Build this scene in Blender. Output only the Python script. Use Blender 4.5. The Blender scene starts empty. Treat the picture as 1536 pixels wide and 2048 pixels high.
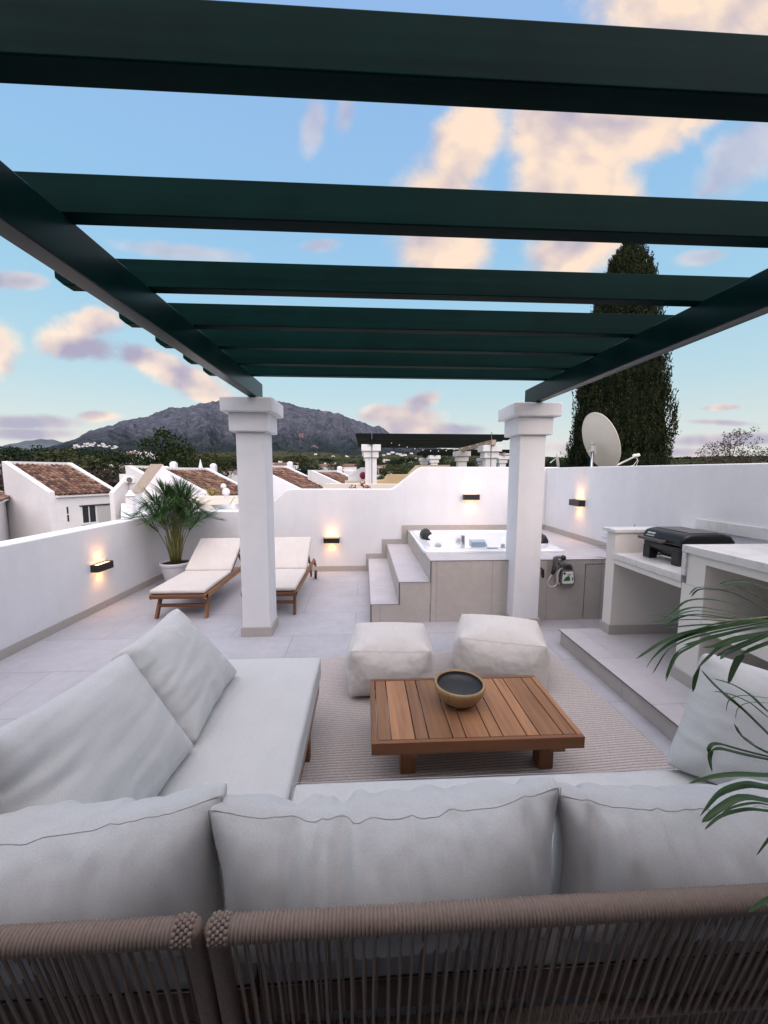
import bpy, math, random
import numpy as np
from mathutils import Vector, Matrix, Euler
R = math.radians
PI = math.pi
SC = bpy.context.scene
COL = SC.collection
random.seed(7)

# ------------------------------------------------------------------ camera
CAM_H = 1.6
FPX, PITCH, YAW, ROLL = 766.1, 0.104536, 0.050961, -0.002431
fwd = Vector((math.sin(YAW)*math.cos(PITCH), math.cos(YAW)*math.cos(PITCH), -math.sin(PITCH)))
r0 = Vector((math.cos(YAW), -math.sin(YAW), 0))
d0 = fwd.cross(r0)
c_right = r0*math.cos(ROLL)+d0*math.sin(ROLL)
c_down = -r0*math.sin(ROLL)+d0*math.cos(ROLL)
cam = bpy.data.cameras.new('camera')
camo = bpy.data.objects.new('camera', cam); COL.objects.link(camo)
mm = Matrix((c_right, -c_down, -fwd)).transposed().to_4x4()
mm.translation = Vector((0, 0, CAM_H))
camo.matrix_world = mm
cam.sensor_fit = 'HORIZONTAL'; cam.sensor_width = 36
cam.lens = FPX/1536*36
cam.clip_start = 0.02; cam.clip_end = 30000
SC.camera = camo

def ray(px, py):
    return c_right*(px-768)+c_down*(py-1024)+fwd*FPX
def at(px, py, Y):                      # point seen at a pixel of the photograph, at depth Y
    d = ray(px, py); return Vector((0, 0, CAM_H))+d*(Y/d.y)
def atz(px, py, z):
    d = ray(px, py); return Vector((0, 0, CAM_H))+d*((z-CAM_H)/d.z)
def azel(px, py):
    d = ray(px, py); return math.atan2(d.x, d.y), math.atan2(d.z, math.hypot(d.x, d.y))

# ------------------------------------------------------------------ world, sun, exposure
SC.view_settings.view_transform = 'Standard'
SC.view_settings.look = 'None'
SC.view_settings.gamma = 1
SC.view_settings.exposure = 0.0
SC.cycles.max_bounces = 8
SC.cycles.transparent_max_bounces = 8
SC.cycles.caustics_reflective = False
SC.cycles.caustics_refractive = False
SUN_EL, SUN_AZ = 9.0, 150.0            # degrees; azimuth from +Y clockwise: low behind the viewer, to the right
world = bpy.data.worlds.new('World'); SC.world = world; world.use_nodes = True
wn = world.node_tree; wn.nodes.clear()
def N(tree, t, **kw):
    n = tree.nodes.new(t)
    for k, v in kw.items():
        if k == 'ins':
            for kk, vv in v.items(): n.inputs[kk].default_value = vv
        else: setattr(n, k, v)
    return n
def math_(tree, op, a, b=None, c=None, clamp=False):
    n = tree.nodes.new('ShaderNodeMath'); n.operation = op; n.use_clamp = clamp
    for i, v in enumerate((a, b, c)):
        if v is None: continue
        if isinstance(v, (int, float)): n.inputs[i].default_value = v
        else: tree.links.new(v, n.inputs[i])
    return n.outputs[0]
def mixc(tree, f, a, b, mode='MIX'):
    n = tree.nodes.new('ShaderNodeMix'); n.data_type = 'RGBA'; n.blend_type = mode
    for i, v in ((0, f), (6, a), (7, b)):
        if isinstance(v, (int, float)): n.inputs[i].default_value = v
        elif isinstance(v, (tuple, list)): n.inputs[i].default_value = (*v[:3], 1)
        else: tree.links.new(v, n.inputs[i])
    return n.outputs[2]
def build_world():
    t = wn; L = t.links
    sky = N(t, 'ShaderNodeTexSky', sky_type='NISHITA', sun_disc=False)
    sky.sun_elevation = R(SUN_EL); sky.sun_rotation = R(SUN_AZ)
    sky.altitude = 100; sky.air_density = 1.0; sky.dust_density = 0.4; sky.ozone_density = 1.5
    skyc = mixc(t, 1.0, sky.outputs[0], SKY_TINT, 'MULTIPLY')
    geo = N(t, 'ShaderNodeTexCoord')
    sep = N(t, 'ShaderNodeSeparateXYZ'); L.new(geo.outputs['Generated'], sep.inputs[0])
    az = math_(t, 'ARCTAN2', sep.outputs[0], sep.outputs[1])
    el = math_(t, 'ARCSINE', sep.outputs[2])
    # blend the physical sky with the measured dusk gradient (by elevation)
    ramp = N(t, 'ShaderNodeValToRGB')
    L.new(math_(t, 'DIVIDE', el, PI/2, clamp=True), ramp.inputs[0])
    cr = ramp.color_ramp
    stops = [(0.0, (8.6, 8.2, 7.8)), (0.06, (7.3, 8.2, 8.1)), (0.12, (5.6, 7.7, 8.5)), (0.22, (4.0, 6.9, 8.9)), (0.34, (3.3, 6.0, 9.0)), (0.5, (3.2, 5.4, 9.0)), (1.0, (3.0, 5.0, 8.4))]
    while len(cr.elements) < len(stops): cr.elements.new(0.5)
    for e, (p, c) in zip(cr.elements, stops): e.position = p; e.color = (*[v/10 for v in c], 1)
    rampc = mixc(t, 1.0, ramp.outputs[0], (10, 10, 10), 'MULTIPLY')
    base = mixc(t, SKY_MIX, skyc, rampc)
    # added fill glow: unseen sky behind the viewer and at the zenith brightened
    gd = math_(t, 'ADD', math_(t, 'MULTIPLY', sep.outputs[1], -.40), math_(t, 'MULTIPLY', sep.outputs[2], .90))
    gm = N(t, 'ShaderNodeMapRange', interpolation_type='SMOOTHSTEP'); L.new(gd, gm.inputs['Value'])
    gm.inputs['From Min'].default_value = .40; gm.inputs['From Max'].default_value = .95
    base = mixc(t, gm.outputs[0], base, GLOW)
    yc = math_(t, 'MAXIMUM', sep.outputs[1], .05); front = math_(t, 'GREATER_THAN', sep.outputs[1], .06)
    co = N(t, 'ShaderNodeCombineXYZ'); L.new(math_(t, 'DIVIDE', sep.outputs[0], yc), co.inputs[0]); L.new(math_(t, 'DIVIDE', sep.outputs[2], yc), co.inputs[1])
    def blobset(bl):
        cur = None
        for (px, py, ra, rb, th) in bl:
            dd_ = ray(px, py); a, e = dd_.x/dd_.y, dd_.z/dd_.y; k_ = 1.0/FPX*(1+.35*max(0, e))
            mp = N(t, 'ShaderNodeMapping', vector_type='TEXTURE')
            mp.inputs['Location'].default_value = (a, e, 0)
            mp.inputs['Rotation'].default_value = (0, 0, R(th))
            mp.inputs['Scale'].default_value = (ra*k_, rb*k_, 1)
            L.new(co.outputs[0], mp.inputs[0])
            ln = N(t, 'ShaderNodeVectorMath', operation='LENGTH'); L.new(mp.outputs[0], ln.inputs[0])
            cur = ln.outputs['Value'] if cur is None else math_(t, 'SMOOTH_MIN', cur, ln.outputs['Value'], 0.25)
        return cur
    def noise(vec, scale, detail=8, rough=0.6, dist=0.0, off=(0, 0, 0), sc=(1, 1, 1)):
        mp = N(t, 'ShaderNodeMapping'); mp.inputs['Location'].default_value = off; mp.inputs['Scale'].default_value = sc
        L.new(vec, mp.inputs[0])
        n = N(t, 'ShaderNodeTexNoise'); n.inputs['Scale'].default_value = scale; n.inputs['Detail'].default_value = detail
        n.inputs['Roughness'].default_value = rough; n.inputs['Distortion'].default_value = dist
        L.new(mp.outputs[0], n.inputs['Vector']); return n.outputs['Fac']
    cv = co.outputs[0]
    n1 = noise(cv, 5.5, 12, 0.60, 0.25, sc=(1, 1.25, 1)); n1b = noise(cv, 5.5, 12, 0.60, 0.25, off=(-0.02, .035, 0), sc=(1, 1.25, 1))
    n2 = noise(cv, 4.2, 3, 0.5, 0.3); n2b = noise(cv, 4.2, 3, 0.5, 0.3, off=(-0.03, .055, 0))
    out = base
    sets = CLOUDS
    for (bl, lo, hi, amp, warm, gloom, opac, lc) in sets:
        d = blobset(bl)
        dd = math_(t, 'ADD', d, math_(t, 'MULTIPLY', math_(t, 'SUBTRACT', n1, 0.5), -amp))
        mr = N(t, 'ShaderNodeMapRange', interpolation_type='SMOOTHSTEP')
        mr.inputs['From Min'].default_value = hi; mr.inputs['From Max'].default_value = lo
        L.new(dd, mr.inputs['Value'])
        fac = math_(t, 'MULTIPLY', math_(t, 'MULTIPLY', mr.outputs[0], opac), front)
        lit = math_(t, 'ADD', 0.55+.35*(1-lc), math_(t, 'MULTIPLY', math_(t, 'ADD', math_(t, 'SUBTRACT', n2b, n2), math_(t, 'MULTIPLY', math_(t, 'SUBTRACT', n1b, n1), .35)), -5.0*lc), clamp=True)
        lit = math_(t, 'MULTIPLY', lit, math_(t, 'ADD', 1.12, math_(t, 'MULTIPLY', math_(t, 'SUBTRACT', 1.0, d, clamp=True), -gloom)), clamp=True)
        cc = mixc(t, lit, (4.4, 4.1, 5.5), warm)
        out = mixc(t, fac, out, cc)
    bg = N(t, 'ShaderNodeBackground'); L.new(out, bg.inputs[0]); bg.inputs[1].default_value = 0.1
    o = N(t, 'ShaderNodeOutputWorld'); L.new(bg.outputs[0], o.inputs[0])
SKY_TINT = (1.0, 1.0, 1.0)
SKY_MIX = 0.9
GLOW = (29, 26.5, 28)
# cloud groups: blobs (pixel x, pixel y, half width deg, half height deg, tilt), low, high, noise amount, lit colour, shade depth, opacity
CLOUDS = [
 ([(40, 845, 130, 16, 0), (40, 868, 140, 13, 0), (1480, 880, 220, 16, 2), (1330, 905, 160, 14, 0), (1180, 895, 120, 18, 0), (1440, 845, 80, 7, -2), (1250, 850, 110, 8, 4), (30, 562, 60, 14, 0), (900, 860, 90, 16, 0)], 0.35, 1.15, 1.5, (8.8, 7.5, 7.2), 0.9, 0.85, 1.0),
 ([(180, 645, 70, 36, 10), (160, 692, 85, 34, -6), (300, 722, 75, 28, -18), (375, 762, 85, 28, -18), (410, 790, 60, 20, 0), (-5, 690, 50, 55, 0), (195, 832, 48, 12, 0), (820, 842, 85, 40, 15), (765, 828, 65, 22, 5), (850, 800, 55, 24, 20), (1440, 815, 55, 8, 3)], 0.42, 1.0, 1.7, (10.5, 8.5, 7.0), 0.35, 0.97, .9),
 ([(935, 285, 50, 115, -27), (880, 420, 80, 90, -30), (885, 500, 85, 55, 0), (1115, 250, 85, 85, 0), (1135, 345, 90, 85, 0), (1240, 258, 130, 60, 14), (1190, 335, 70, 70, 0), (1350, 232, 95, 24, 10), (1140, 500, 100, 60, 20), (1200, 430, 90, 50, 30), (1430, -10, 190, 75, 0)], 0.55, 1.12, 1.15, (10.2, 8.0, 6.3), 0.08, 0.97, .6),
 ([(1480, 315, 110, 48, 42), (1425, 372, 45, 16, 35), (628, 250, 22, 46, -15), (690, 228, 20, 44, -10), (640, 492, 34, 12, 10), (1400, 515, 60, 14, 8), (350, 503, 110, 16, -4), (560, 628, 180, 16, 0), (250, 600, 60, 12, 0)], 0.35, 1.1, 1.5, (8.4, 7.4, 7.4), 0.5, 0.62, .6),
]
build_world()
sun = bpy.data.lights.new('sun', 'SUN'); sun.energy = 1.3; sun.angle = R(25); sun.color = (1.0, 0.80, 0.68)
suno = bpy.data.objects.new('sun', sun); COL.objects.link(suno)
sd = Vector((math.sin(R(SUN_AZ))*math.cos(R(SUN_EL+14)), math.cos(R(SUN_AZ))*math.cos(R(SUN_EL+14)), math.sin(R(SUN_EL+14))))
suno.rotation_euler = sd.to_track_quat('Z', 'Y').to_euler()

# ------------------------------------------------------------------ materials
MATS = {}
def mat(name, col, rough=0.7, metal=0.0, spec=0.5, noise=None, bump=None, coat=0.0, emit=None, coords='Object', alpha=None, sub=None):
    """noise=(scale, amount, (sx,sy,sz)), bump=(scale, strength, distance)"""
    m = bpy.data.materials.new(name); m.use_nodes = True
    t = m.node_tree; b = t.nodes['Principled BSDF']; L = t.links
    b.inputs['Base Color'].default_value = (*col, 1); b.inputs['Roughness'].default_value = rough
    b.inputs['Metallic'].default_value = metal; b.inputs['Specular IOR Level'].default_value = spec
    b.inputs['Coat Weight'].default_value = coat
    tc = N(t, 'ShaderNodeTexCoord')
    if noise:
        for i, (s, a, sc) in enumerate(noise if isinstance(noise, list) else [noise]):
            mp = N(t, 'ShaderNodeMapping'); mp.inputs['Scale'].default_value = sc; L.new(tc.outputs[coords], mp.inputs[0])
            n = N(t, 'ShaderNodeTexNoise'); n.inputs['Scale'].default_value = s; n.inputs['Detail'].default_value = 6; n.inputs['Roughness'].default_value = 0.6
            L.new(mp.outputs[0], n.inputs['Vector'])
            mr = N(t, 'ShaderNodeMapRange'); L.new(n.outputs['Fac'], mr.inputs[0])
            mr.inputs['From Min'].default_value = .25; mr.inputs['From Max'].default_value = .75
            mr.inputs['To Min'].default_value = 1-a; mr.inputs['To Max'].default_value = 1+a
            src = b.inputs['Base Color'].links[0].from_socket if b.inputs['Base Color'].links else tuple(col)
            vm = N(t, 'ShaderNodeVectorMath', operation='SCALE')
            if isinstance(src, tuple): vm.inputs[0].default_value = src
            else: L.new(src, vm.inputs[0])
            L.new(mr.outputs[0], vm.inputs['Scale']); L.new(vm.outputs[0], b.inputs['Base Color'])
    if bump:
        prev = None
        for (s, st, di) in (bump if isinstance(bump, list) else [bump]):
            n = N(t, 'ShaderNodeTexNoise'); n.inputs['Scale'].default_value = s; n.inputs['Detail'].default_value = 5
            L.new(tc.outputs[coords], n.inputs['Vector'])
            bp = N(t, 'ShaderNodeBump'); bp.inputs['Strength'].default_value = st; bp.inputs['Distance'].default_value = di
            L.new(n.outputs['Fac'], bp.inputs['Height'])
            if prev: L.new(prev, bp.inputs['Normal'])
            prev = bp.outputs[0]
        L.new(prev, b.inputs['Normal'])
    if emit:
        b.inputs['Emission Color'].default_value = (*emit[0], 1); b.inputs['Emission Strength'].default_value = emit[1]
    if sub: b.inputs['Subsurface Weight'].default_value = sub
    MATS[name] = m
    return m
stucco = mat('white_stucco', (.74, .73, .74), .9, spec=.25, noise=[(1.3, .04, (1, 1, 1)), (3.0, .03, (2, 2, .25)), (9, .02, (1, 1, 1))], bump=[(60, .25, .004), (14, .3, .006), (3, .35, .02)])
stucco_far = mat('sunworn_stucco', (.70, .69, .70), .95, spec=.1, noise=[(.7, .06, (1, 1, 1)), (3, .03, (1, 1, 2))], bump=(20, .2, .01))
creamwall = mat('cream_stucco', (.66, .60, .52), .95, spec=.1, noise=(1.2, .05, (1, 1, 1)), bump=(20, .2, .01))
yellowwall = mat('yellow_stucco', (.66, .50, .30), .95, spec=.1, noise=(1.2, .05, (1, 1, 1)))
tanslope = mat('tan_render', (.42, .34, .27), .95, spec=.1, noise=[(3, .18, (1, 1, 1)), (18, .1, (1, 1, 1))], bump=(15, .4, .02))

def stone_mat(name, col, tw, th, axes='xy', grout=.75, rot=0, off=(0, 0), gw=.004, rough=.55):
    m = bpy.data.materials.new(name); m.use_nodes = True; t = m.node_tree; L = t.links; b = t.nodes['Principled BSDF']
    g = N(t, 'ShaderNodeNewGeometry'); sp = N(t, 'ShaderNodeSeparateXYZ'); L.new(g.outputs['Position'], sp.inputs[0])
    cb = N(t, 'ShaderNodeCombineXYZ'); ix = {'x': 0, 'y': 1, 'z': 2}
    L.new(math_(t, 'ADD', sp.outputs[ix[axes[0]]], off[0]), cb.inputs[0]); L.new(math_(t, 'ADD', sp.outputs[ix[axes[1]]], off[1]), cb.inputs[1])
    br = N(t, 'ShaderNodeTexBrick'); br.offset = .5; br.inputs['Scale'].default_value = 1
    br.inputs['Brick Width'].default_value = tw; br.inputs['Row Height'].default_value = th
    br.inputs['Mortar Size'].default_value = gw; br.inputs['Mortar Smooth'].default_value = .3; br.inputs['Bias'].default_value = 0
    c1 = tuple(min(1, c*1.035) for c in col); c2 = tuple(c*.965 for c in col)
    br.inputs['Color1'].default_value = (*c1, 1); br.inputs['Color2'].default_value = (*c2, 1)
    br.inputs['Mortar'].default_value = (*[c*grout for c in col], 1)
    L.new(cb.outputs[0], br.inputs['Vector'])
    out = br.outputs['Color']
    for s, a in ((1.1, .07), (4, .06), (14, .05), (90, .05)):
        n = N(t, 'ShaderNodeTexNoise'); n.inputs['Scale'].default_value = s; n.inputs['Detail'].default_value = 5; L.new(g.outputs['Position'], n.inputs['Vector'])
        mr = N(t, 'ShaderNodeMapRange'); L.new(n.outputs['Fac'], mr.inputs[0]); mr.inputs['From Min'].default_value = .25; mr.inputs['From Max'].default_value = .75
        mr.inputs['To Min'].default_value = 1-a; mr.inputs['To Max'].default_value = 1+a
        vm = N(t, 'ShaderNodeVectorMath', operation='SCALE'); L.new(out, vm.inputs[0]); L.new(mr.outputs[0], vm.inputs['Scale']); out = vm.outputs[0]
    L.new(out, b.inputs['Base Color']); b.inputs['Roughness'].default_value = rough; b.inputs['Specular IOR Level'].default_value = .4
    bp = N(t, 'ShaderNodeBump'); bp.inputs['Strength'].default_value = .5; bp.inputs['Distance'].default_value = .003; bp.invert = True
    L.new(br.outputs['Fac'], bp.inputs['Height']); L.new(bp.outputs[0], b.inputs['Normal'])
    return m
floor_m = stone_mat('pale_porcelain_floor', (.41, .405, .43), 1.2, .6, 'xy', .78, off=(.1, .55), gw=.005)
tub_face_m = stone_mat('greige_porcelain_face', (.44, .40, .37), .60, 1.2, 'xz', .75, off=(.14, .51))
tub_side_m = stone_mat('greige_porcelain_side', (.44, .40, .37), .60, 1.2, 'yz', .75, off=(.2, .51))
tread_m = stone_mat('pale_porcelain_tread', (.50, .475, .485), 2.4, .6, 'xy', .8, off=(.4, .2))
skirt_m = mat('skirting_tile', (.42, .385, .355), .6, noise=[(3, .06, (1, 1, 1)), (30, .05, (1, 1, 1))])
trim_m = mat('dark_tile_trim', (.12, .10, .09), .4)

def marble_mat():
    m = bpy.data.materials.new('white_marble'); m.use_nodes = True; t = m.node_tree; L = t.links; b = t.nodes['Principled BSDF']
    tc = N(t, 'ShaderNodeTexCoord')
    n = N(t, 'ShaderNodeTexNoise'); n.inputs['Scale'].default_value = 2.2; n.inputs['Detail'].default_value = 8; n.inputs['Distortion'].default_value = 1.4
    L.new(tc.outputs['Object'], n.inputs['Vector'])
    v = math_(t, 'ABSOLUTE', math_(t, 'SUBTRACT', n.outputs['Fac'], .5))
    v = math_(t, 'SUBTRACT', 1.0, math_(t, 'MULTIPLY', v, 28), clamp=True)
    L.new(mixc(t, math_(t, 'MULTIPLY', v, .35), (.68, .66, .64), (.42, .40, .38)), b.inputs['Base Color'])
    b.inputs['Roughness'].default_value = .3
    return m
marble_m = marble_mat()

def wood_mat(name, c1, c2, axis=1, scale=1.0, rough=.5):
    m = bpy.data.materials.new(name); m.use_nodes = True; t = m.node_tree; L = t.links; b = t.nodes['Principled BSDF']
    tc = N(t, 'ShaderNodeTexCoord'); oi = N(t, 'ShaderNodeObjectInfo')
    mp = N(t, 'ShaderNodeMapping'); s = [22*scale]*3; s[axis] = 1.3*scale; mp.inputs['Scale'].default_value = s
    L.new(tc.outputs['Object'], mp.inputs[0])
    geo = N(t, 'ShaderNodeNewGeometry')
    ad = N(t, 'ShaderNodeVectorMath', operation='ADD'); L.new(mp.outputs[0], ad.inputs[0])
    sc = N(t, 'ShaderNodeVectorMath', operation='SCALE'); sc.inputs['Scale'].default_value = 37.0
    cb = N(t, 'ShaderNodeCombineXYZ')
    rnd = math_(t, 'ADD', geo.outputs['Random Per Island'], oi.outputs['Random'])
    for i in range(3): L.new(rnd, cb.inputs[i])
    L.new(cb.outputs[0], sc.inputs[0]); L.new(sc.outputs[0], ad.inputs[1])
    n = N(t, 'ShaderNodeTexNoise'); n.inputs['Scale'].default_value = 1.0; n.inputs['Detail'].default_value = 7; n.inputs['Roughness'].default_value = .65; n.inputs['Distortion'].default_value = .6
    L.new(ad.outputs[0], n.inputs['Vector'])
    f = N(t, 'ShaderNodeMapRange'); L.new(n.outputs['Fac'], f.inputs[0]); f.inputs['From Min'].default_value = .3; f.inputs['From Max'].default_value = .7
    col = mixc(t, f.outputs[0], c1, c2)
    mr = N(t, 'ShaderNodeMapRange'); L.new(math_(t, 'FRACT', math_(t, 'ADD', geo.outputs['Random Per Island'], oi.outputs['Random'])), mr.inputs[0]); mr.inputs['To Min'].default_value = .72; mr.inputs['To Max'].default_value = 1.3
    vm = N(t, 'ShaderNodeVectorMath', operation='SCALE'); L.new(col, vm.inputs[0]); L.new(mr.outputs[0], vm.inputs['Scale'])
    L.new(vm.outputs[0], b.inputs['Base Color']); b.inputs['Roughness'].default_value = rough; b.inputs['Specular IOR Level'].default_value = .35
    bp = N(t, 'ShaderNodeBump'); bp.inputs['Strength'].default_value = .25; bp.inputs['Distance'].default_value = .001
    L.new(n.outputs['Fac'], bp.inputs['Height']); L.new(bp.outputs[0], b.inputs['Normal'])
    return m
wood_y = wood_mat('acacia_wood', (.36, .18, .085), (.20, .094, .046), 1)
wood_x = wood_mat('acacia_wood_cross', (.22, .095, .042), (.13, .055, .026), 0)
wood_z = wood_mat('acacia_wood_upright', (.27, .12, .052), (.16, .07, .032), 2)
cyp_in = mat('cypress_shade', (.009, .013, .007), 1, spec=0, noise=(6, .5, (1, 1, .4)), bump=(5, 1, .2))  # core colour darkened to stand for shade in the crown gaps
cream_m = mat('cream_paint', (.74, .695, .64), .9, spec=.25, noise=[(1.3, .03, (1, 1, 1))], bump=[(45, .18, .004), (6, .25, .012)])
bowl_m = wood_mat('mango_wood', (.52, .35, .17), (.32, .20, .09), 2, .7, .55)
bowl_in = mat('blackened_bowl_inside', (.018, .016, .016), .45, noise=(20, .3, (1, 1, 1)), bump=(60, .3, .002))

def fabric_mat(name, col, s=900):
    m = bpy.data.materials.new(name); m.use_nodes = True; t = m.node_tree; L = t.links; b = t.nodes['Principled BSDF']
    tc = N(t, 'ShaderNodeTexCoord'); prev = None; colr = None
    n = N(t, 'ShaderNodeTexNoise'); n.inputs['Scale'].default_value = 5; n.inputs['Detail'].default_value = 4; L.new(tc.outputs['Object'], n.inputs['Vector'])
    n2 = N(t, 'ShaderNodeTexNoise'); n2.inputs['Scale'].default_value = 520; n2.inputs['Detail'].default_value = 2; L.new(tc.outputs['Object'], n2.inputs['Vector'])
    mr = N(t, 'ShaderNodeMapRange'); L.new(n.outputs['Fac'], mr.inputs[0]); mr.inputs['To Min'].default_value = .93; mr.inputs['To Max'].default_value = 1.07
    mr2 = N(t, 'ShaderNodeMapRange'); L.new(n2.outputs['Fac'], mr2.inputs[0]); mr2.inputs['From Min'].default_value = .25; mr2.inputs['From Max'].default_value = .75; mr2.inputs['To Min'].default_value = .83; mr2.inputs['To Max'].default_value = 1.13
    vm = N(t, 'ShaderNodeVectorMath', operation='SCALE'); vm.inputs[0].default_value = col; L.new(math_(t, 'MULTIPLY', mr.outputs[0], mr2.outputs[0]), vm.inputs['Scale'])
    L.new(vm.outputs[0], b.inputs['Base Color'])
    b.inputs['Roughness'].default_value = .95; b.inputs['Specular IOR Level'].default_value = .15
    b.inputs['Sheen Weight'].default_value = .15; b.inputs['Sheen Roughness'].default_value = .5
    n4 = N(t, 'ShaderNodeTexNoise'); n4.inputs['Scale'].default_value = 8; n4.inputs['Detail'].default_value = 1.2; n4.inputs['Distortion'].default_value = .15; mp4 = N(t, 'ShaderNodeMapping'); mp4.inputs['Scale'].default_value = (1.7, .45, 1.7); L.new(tc.outputs['Object'], mp4.inputs[0]); L.new(mp4.outputs[0], n4.inputs['Vector'])
    bp0 = N(t, 'ShaderNodeBump'); bp0.inputs['Strength'].default_value = .5; bp0.inputs['Distance'].default_value = .028; L.new(n4.outputs['Fac'], bp0.inputs['Height'])
    bp = N(t, 'ShaderNodeBump'); bp.inputs['Strength'].default_value = .35; bp.inputs['Distance'].default_value = .0008
    L.new(n2.outputs['Fac'], bp.inputs['Height']); L.new(bp0.outputs[0], bp.inputs['Normal']); L.new(bp.outputs[0], b.inputs['Normal'])
    return m
linen = fabric_mat('pale_linen', (.56, .56, .55))
pouf_m = fabric_mat('cream_canvas', (.64, .60, .56))
mattress_m = fabric_mat('ecru_canvas', (.62, .565, .52))
piping_m = mat('linen_piping', (.50, .50, .49), .95)

def rope_mat():
    m = mat('taupe_rope', (.26, .20, .165), .85, spec=.2, noise=[(120, .12, (1, 1, 1)), (6, .1, (1, 1, 1))], bump=(600, .5, .001)); return m
rope_m = rope_mat()
rope_skin = mat('taupe_woven_tube', (.235, .175, .14), .85, spec=.2, noise=(200, .25, (1, 1, 1)), bump=(400, .6, .0015))
green_m = mat('dark_green_gloss_paint', (.0010, .0110, .0104), .30, spec=.16, noise=[(2.0, .15, (.3, 6, 6)), (8, .1, (1, 1, 1))], bump=[(3, .2, .004), (40, .06, .001)], coat=.04)
rafter_m = mat('dark_green_paint', (.0010, .0130, .0122), .5, spec=.03, noise=[(2.0, .35, (.3, 14, 14)), (5, .2, (1, 1, 1))], bump=[(3, .2, .004), (40, .06, .001)])
green_dark = mat('weathered_dark_green_paint', (.004, .007, .006), .6, spec=.1)
grey_green = mat('faded_green_beam_end', (.30, .36, .34), .5, noise=(20, .1, (1, 1, 1)))
black_m = mat('black_metal', (.012, .012, .013), .4, spec=.5)
blackgloss = mat('black_enamel', (.006, .006, .007), .28, spec=.4, coat=.0, noise=(3, .1, (1, 1, 1)))
blackplastic = mat('black_plastic', (.012, .012, .013), .5)
greyplastic = mat('grey_plastic', (.13, .12, .12), .5)
lidgrey = mat('grey_handle_lid_sheen', (.07, .066, .068), .35, spec=.5)  # plain grey on the handle, a painted reflection on the lid top
steel = mat('brushed_steel', (.55, .55, .56), .25, metal=1.0, noise=(80, .1, (1, 1, 8)))
chrome = mat('chrome', (.75, .75, .77), .08, metal=1.0)
acrylic = mat('white_acrylic', (.80, .82, .84), .15, spec=.5, coat=.3, noise=(1, .01, (1, 1, 1)))
bluegel = mat('blue_waterfall_panel', (.36, .45, .54), .15, coat=.5)
pot_m = mat('white_plastic_pot', (.74, .74, .76), .45, noise=(5, .03, (1, 1, 1)))
soil_m = mat('potting_soil', (.018, .013, .010), .95, bump=(60, 1, .02))
sconce_glow = mat('warm_lamp_lens', (.9, .6, .3), .5, emit=((1.0, .55, .22), 5.0))
bulb_m = mat('string_bulb', (.9, .8, .7), .3, emit=((1, .85, .7), .5))
dish_m = mat('aged_white_dish', (.84, .74, .64), .6, noise=[(2, .06, (1, 1, 1)), (25, .04, (1, 1, 1))])
dish_arm = mat('pale_grey_metal', (.50, .49, .47), .45, metal=.3)
glass_dark = mat('dark_window_glass', (.015, .018, .022), .08, spec=.6)
shutter_m = mat('white_shutter_slats', (.60, .60, .60), .6)
window_white = mat('white_window_frame', (.7, .7, .7), .5)
label_white = mat('white_label', (.72, .73, .70), .5)
label_green = mat('green_label_print', (.03, .12, .02), .5, noise=(60, .6, (1, 1, 1)))
label_black = mat('black_label_print', (.02, .02, .02), .5)
hose_m = mat('white_hose', (.62, .60, .54), .4)
silver_m = mat('silver_badge', (.55, .54, .52), .35, metal=.4)

def leaf_mat(name, c1, c2, rough=.5, transl=.25, spec=.4):
    m = bpy.data.materials.new(name); m.use_nodes = True; t = m.node_tree; L = t.links; b = t.nodes['Principled BSDF']
    g = N(t, 'ShaderNodeNewGeometry')
    L.new(mixc(t, g.outputs['Random Per Island'], c1, c2), b.inputs['Base Color'])
    b.inputs['Roughness'].default_value = rough; b.inputs['Specular IOR Level'].default_value = spec
    if transl:
        tr = N(t, 'ShaderNodeBsdfTranslucent'); L.new(mixc(t, .5, c1, c2), tr.inputs[0]); tr.inputs[0].default_value = (*c2, 1)
        mx = N(t, 'ShaderNodeMixShader'); mx.inputs[0].default_value = transl
        L.new(b.outputs[0], mx.inputs[1]); L.new(tr.outputs[0], mx.inputs[2]); L.new(mx.outputs[0], t.nodes['Material Output'].inputs[0])
    return m
palm_m = leaf_mat('palm_leaf', (.060, .125, .030), (.022, .060, .020), .4)
palm_fore = leaf_mat('near_palm_leaf', (.065, .125, .026), (.025, .066, .020), .38)
palm_stem = mat('palm_cane', (.17, .16, .045), .5, noise=[(8, .35, (1, 1, 3))])
palm_dry = mat('dry_palm_tip', (.10, .045, .03), .6)
drac_m = leaf_mat('dark_spiky_leaf', (.02, .03, .018), (.05, .03, .03), .4)
cyp_m = leaf_mat('cypress_leaf', (.014, .021, .009), (.036, .042, .017), .8, .0, .1)
pine_m = leaf_mat('pine_needle', (.028, .044, .015), (.015, .026, .011), .8, .0, .1)
olive_m = leaf_mat('olive_green_leaf', (.055, .060, .025), (.030, .038, .018), .8, .0, .1)
umbr_m = leaf_mat('umbrella_pine_leaf', (.022, .036, .018), (.012, .022, .012), .8, .0, .1)
brown_m = leaf_mat('bare_brown_twig', (.060, .045, .036), (.036, .030, .026), .9, .0, .1)
euc_m = leaf_mat('thin_eucalyptus_leaf', (.085, .06, .05), (.06, .05, .035), .7, .1, .2)
bark_m = mat('tree_bark', (.10, .07, .055), .9, noise=(6, .3, (1, 1, .3)))
boug_m = leaf_mat('crimson_bract', (.28, .012, .03), (.16, .01, .03), .6, .1)
banana_m = leaf_mat('yellowing_leaf', (.40, .26, .07), (.16, .17, .05), .5, .2)

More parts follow.
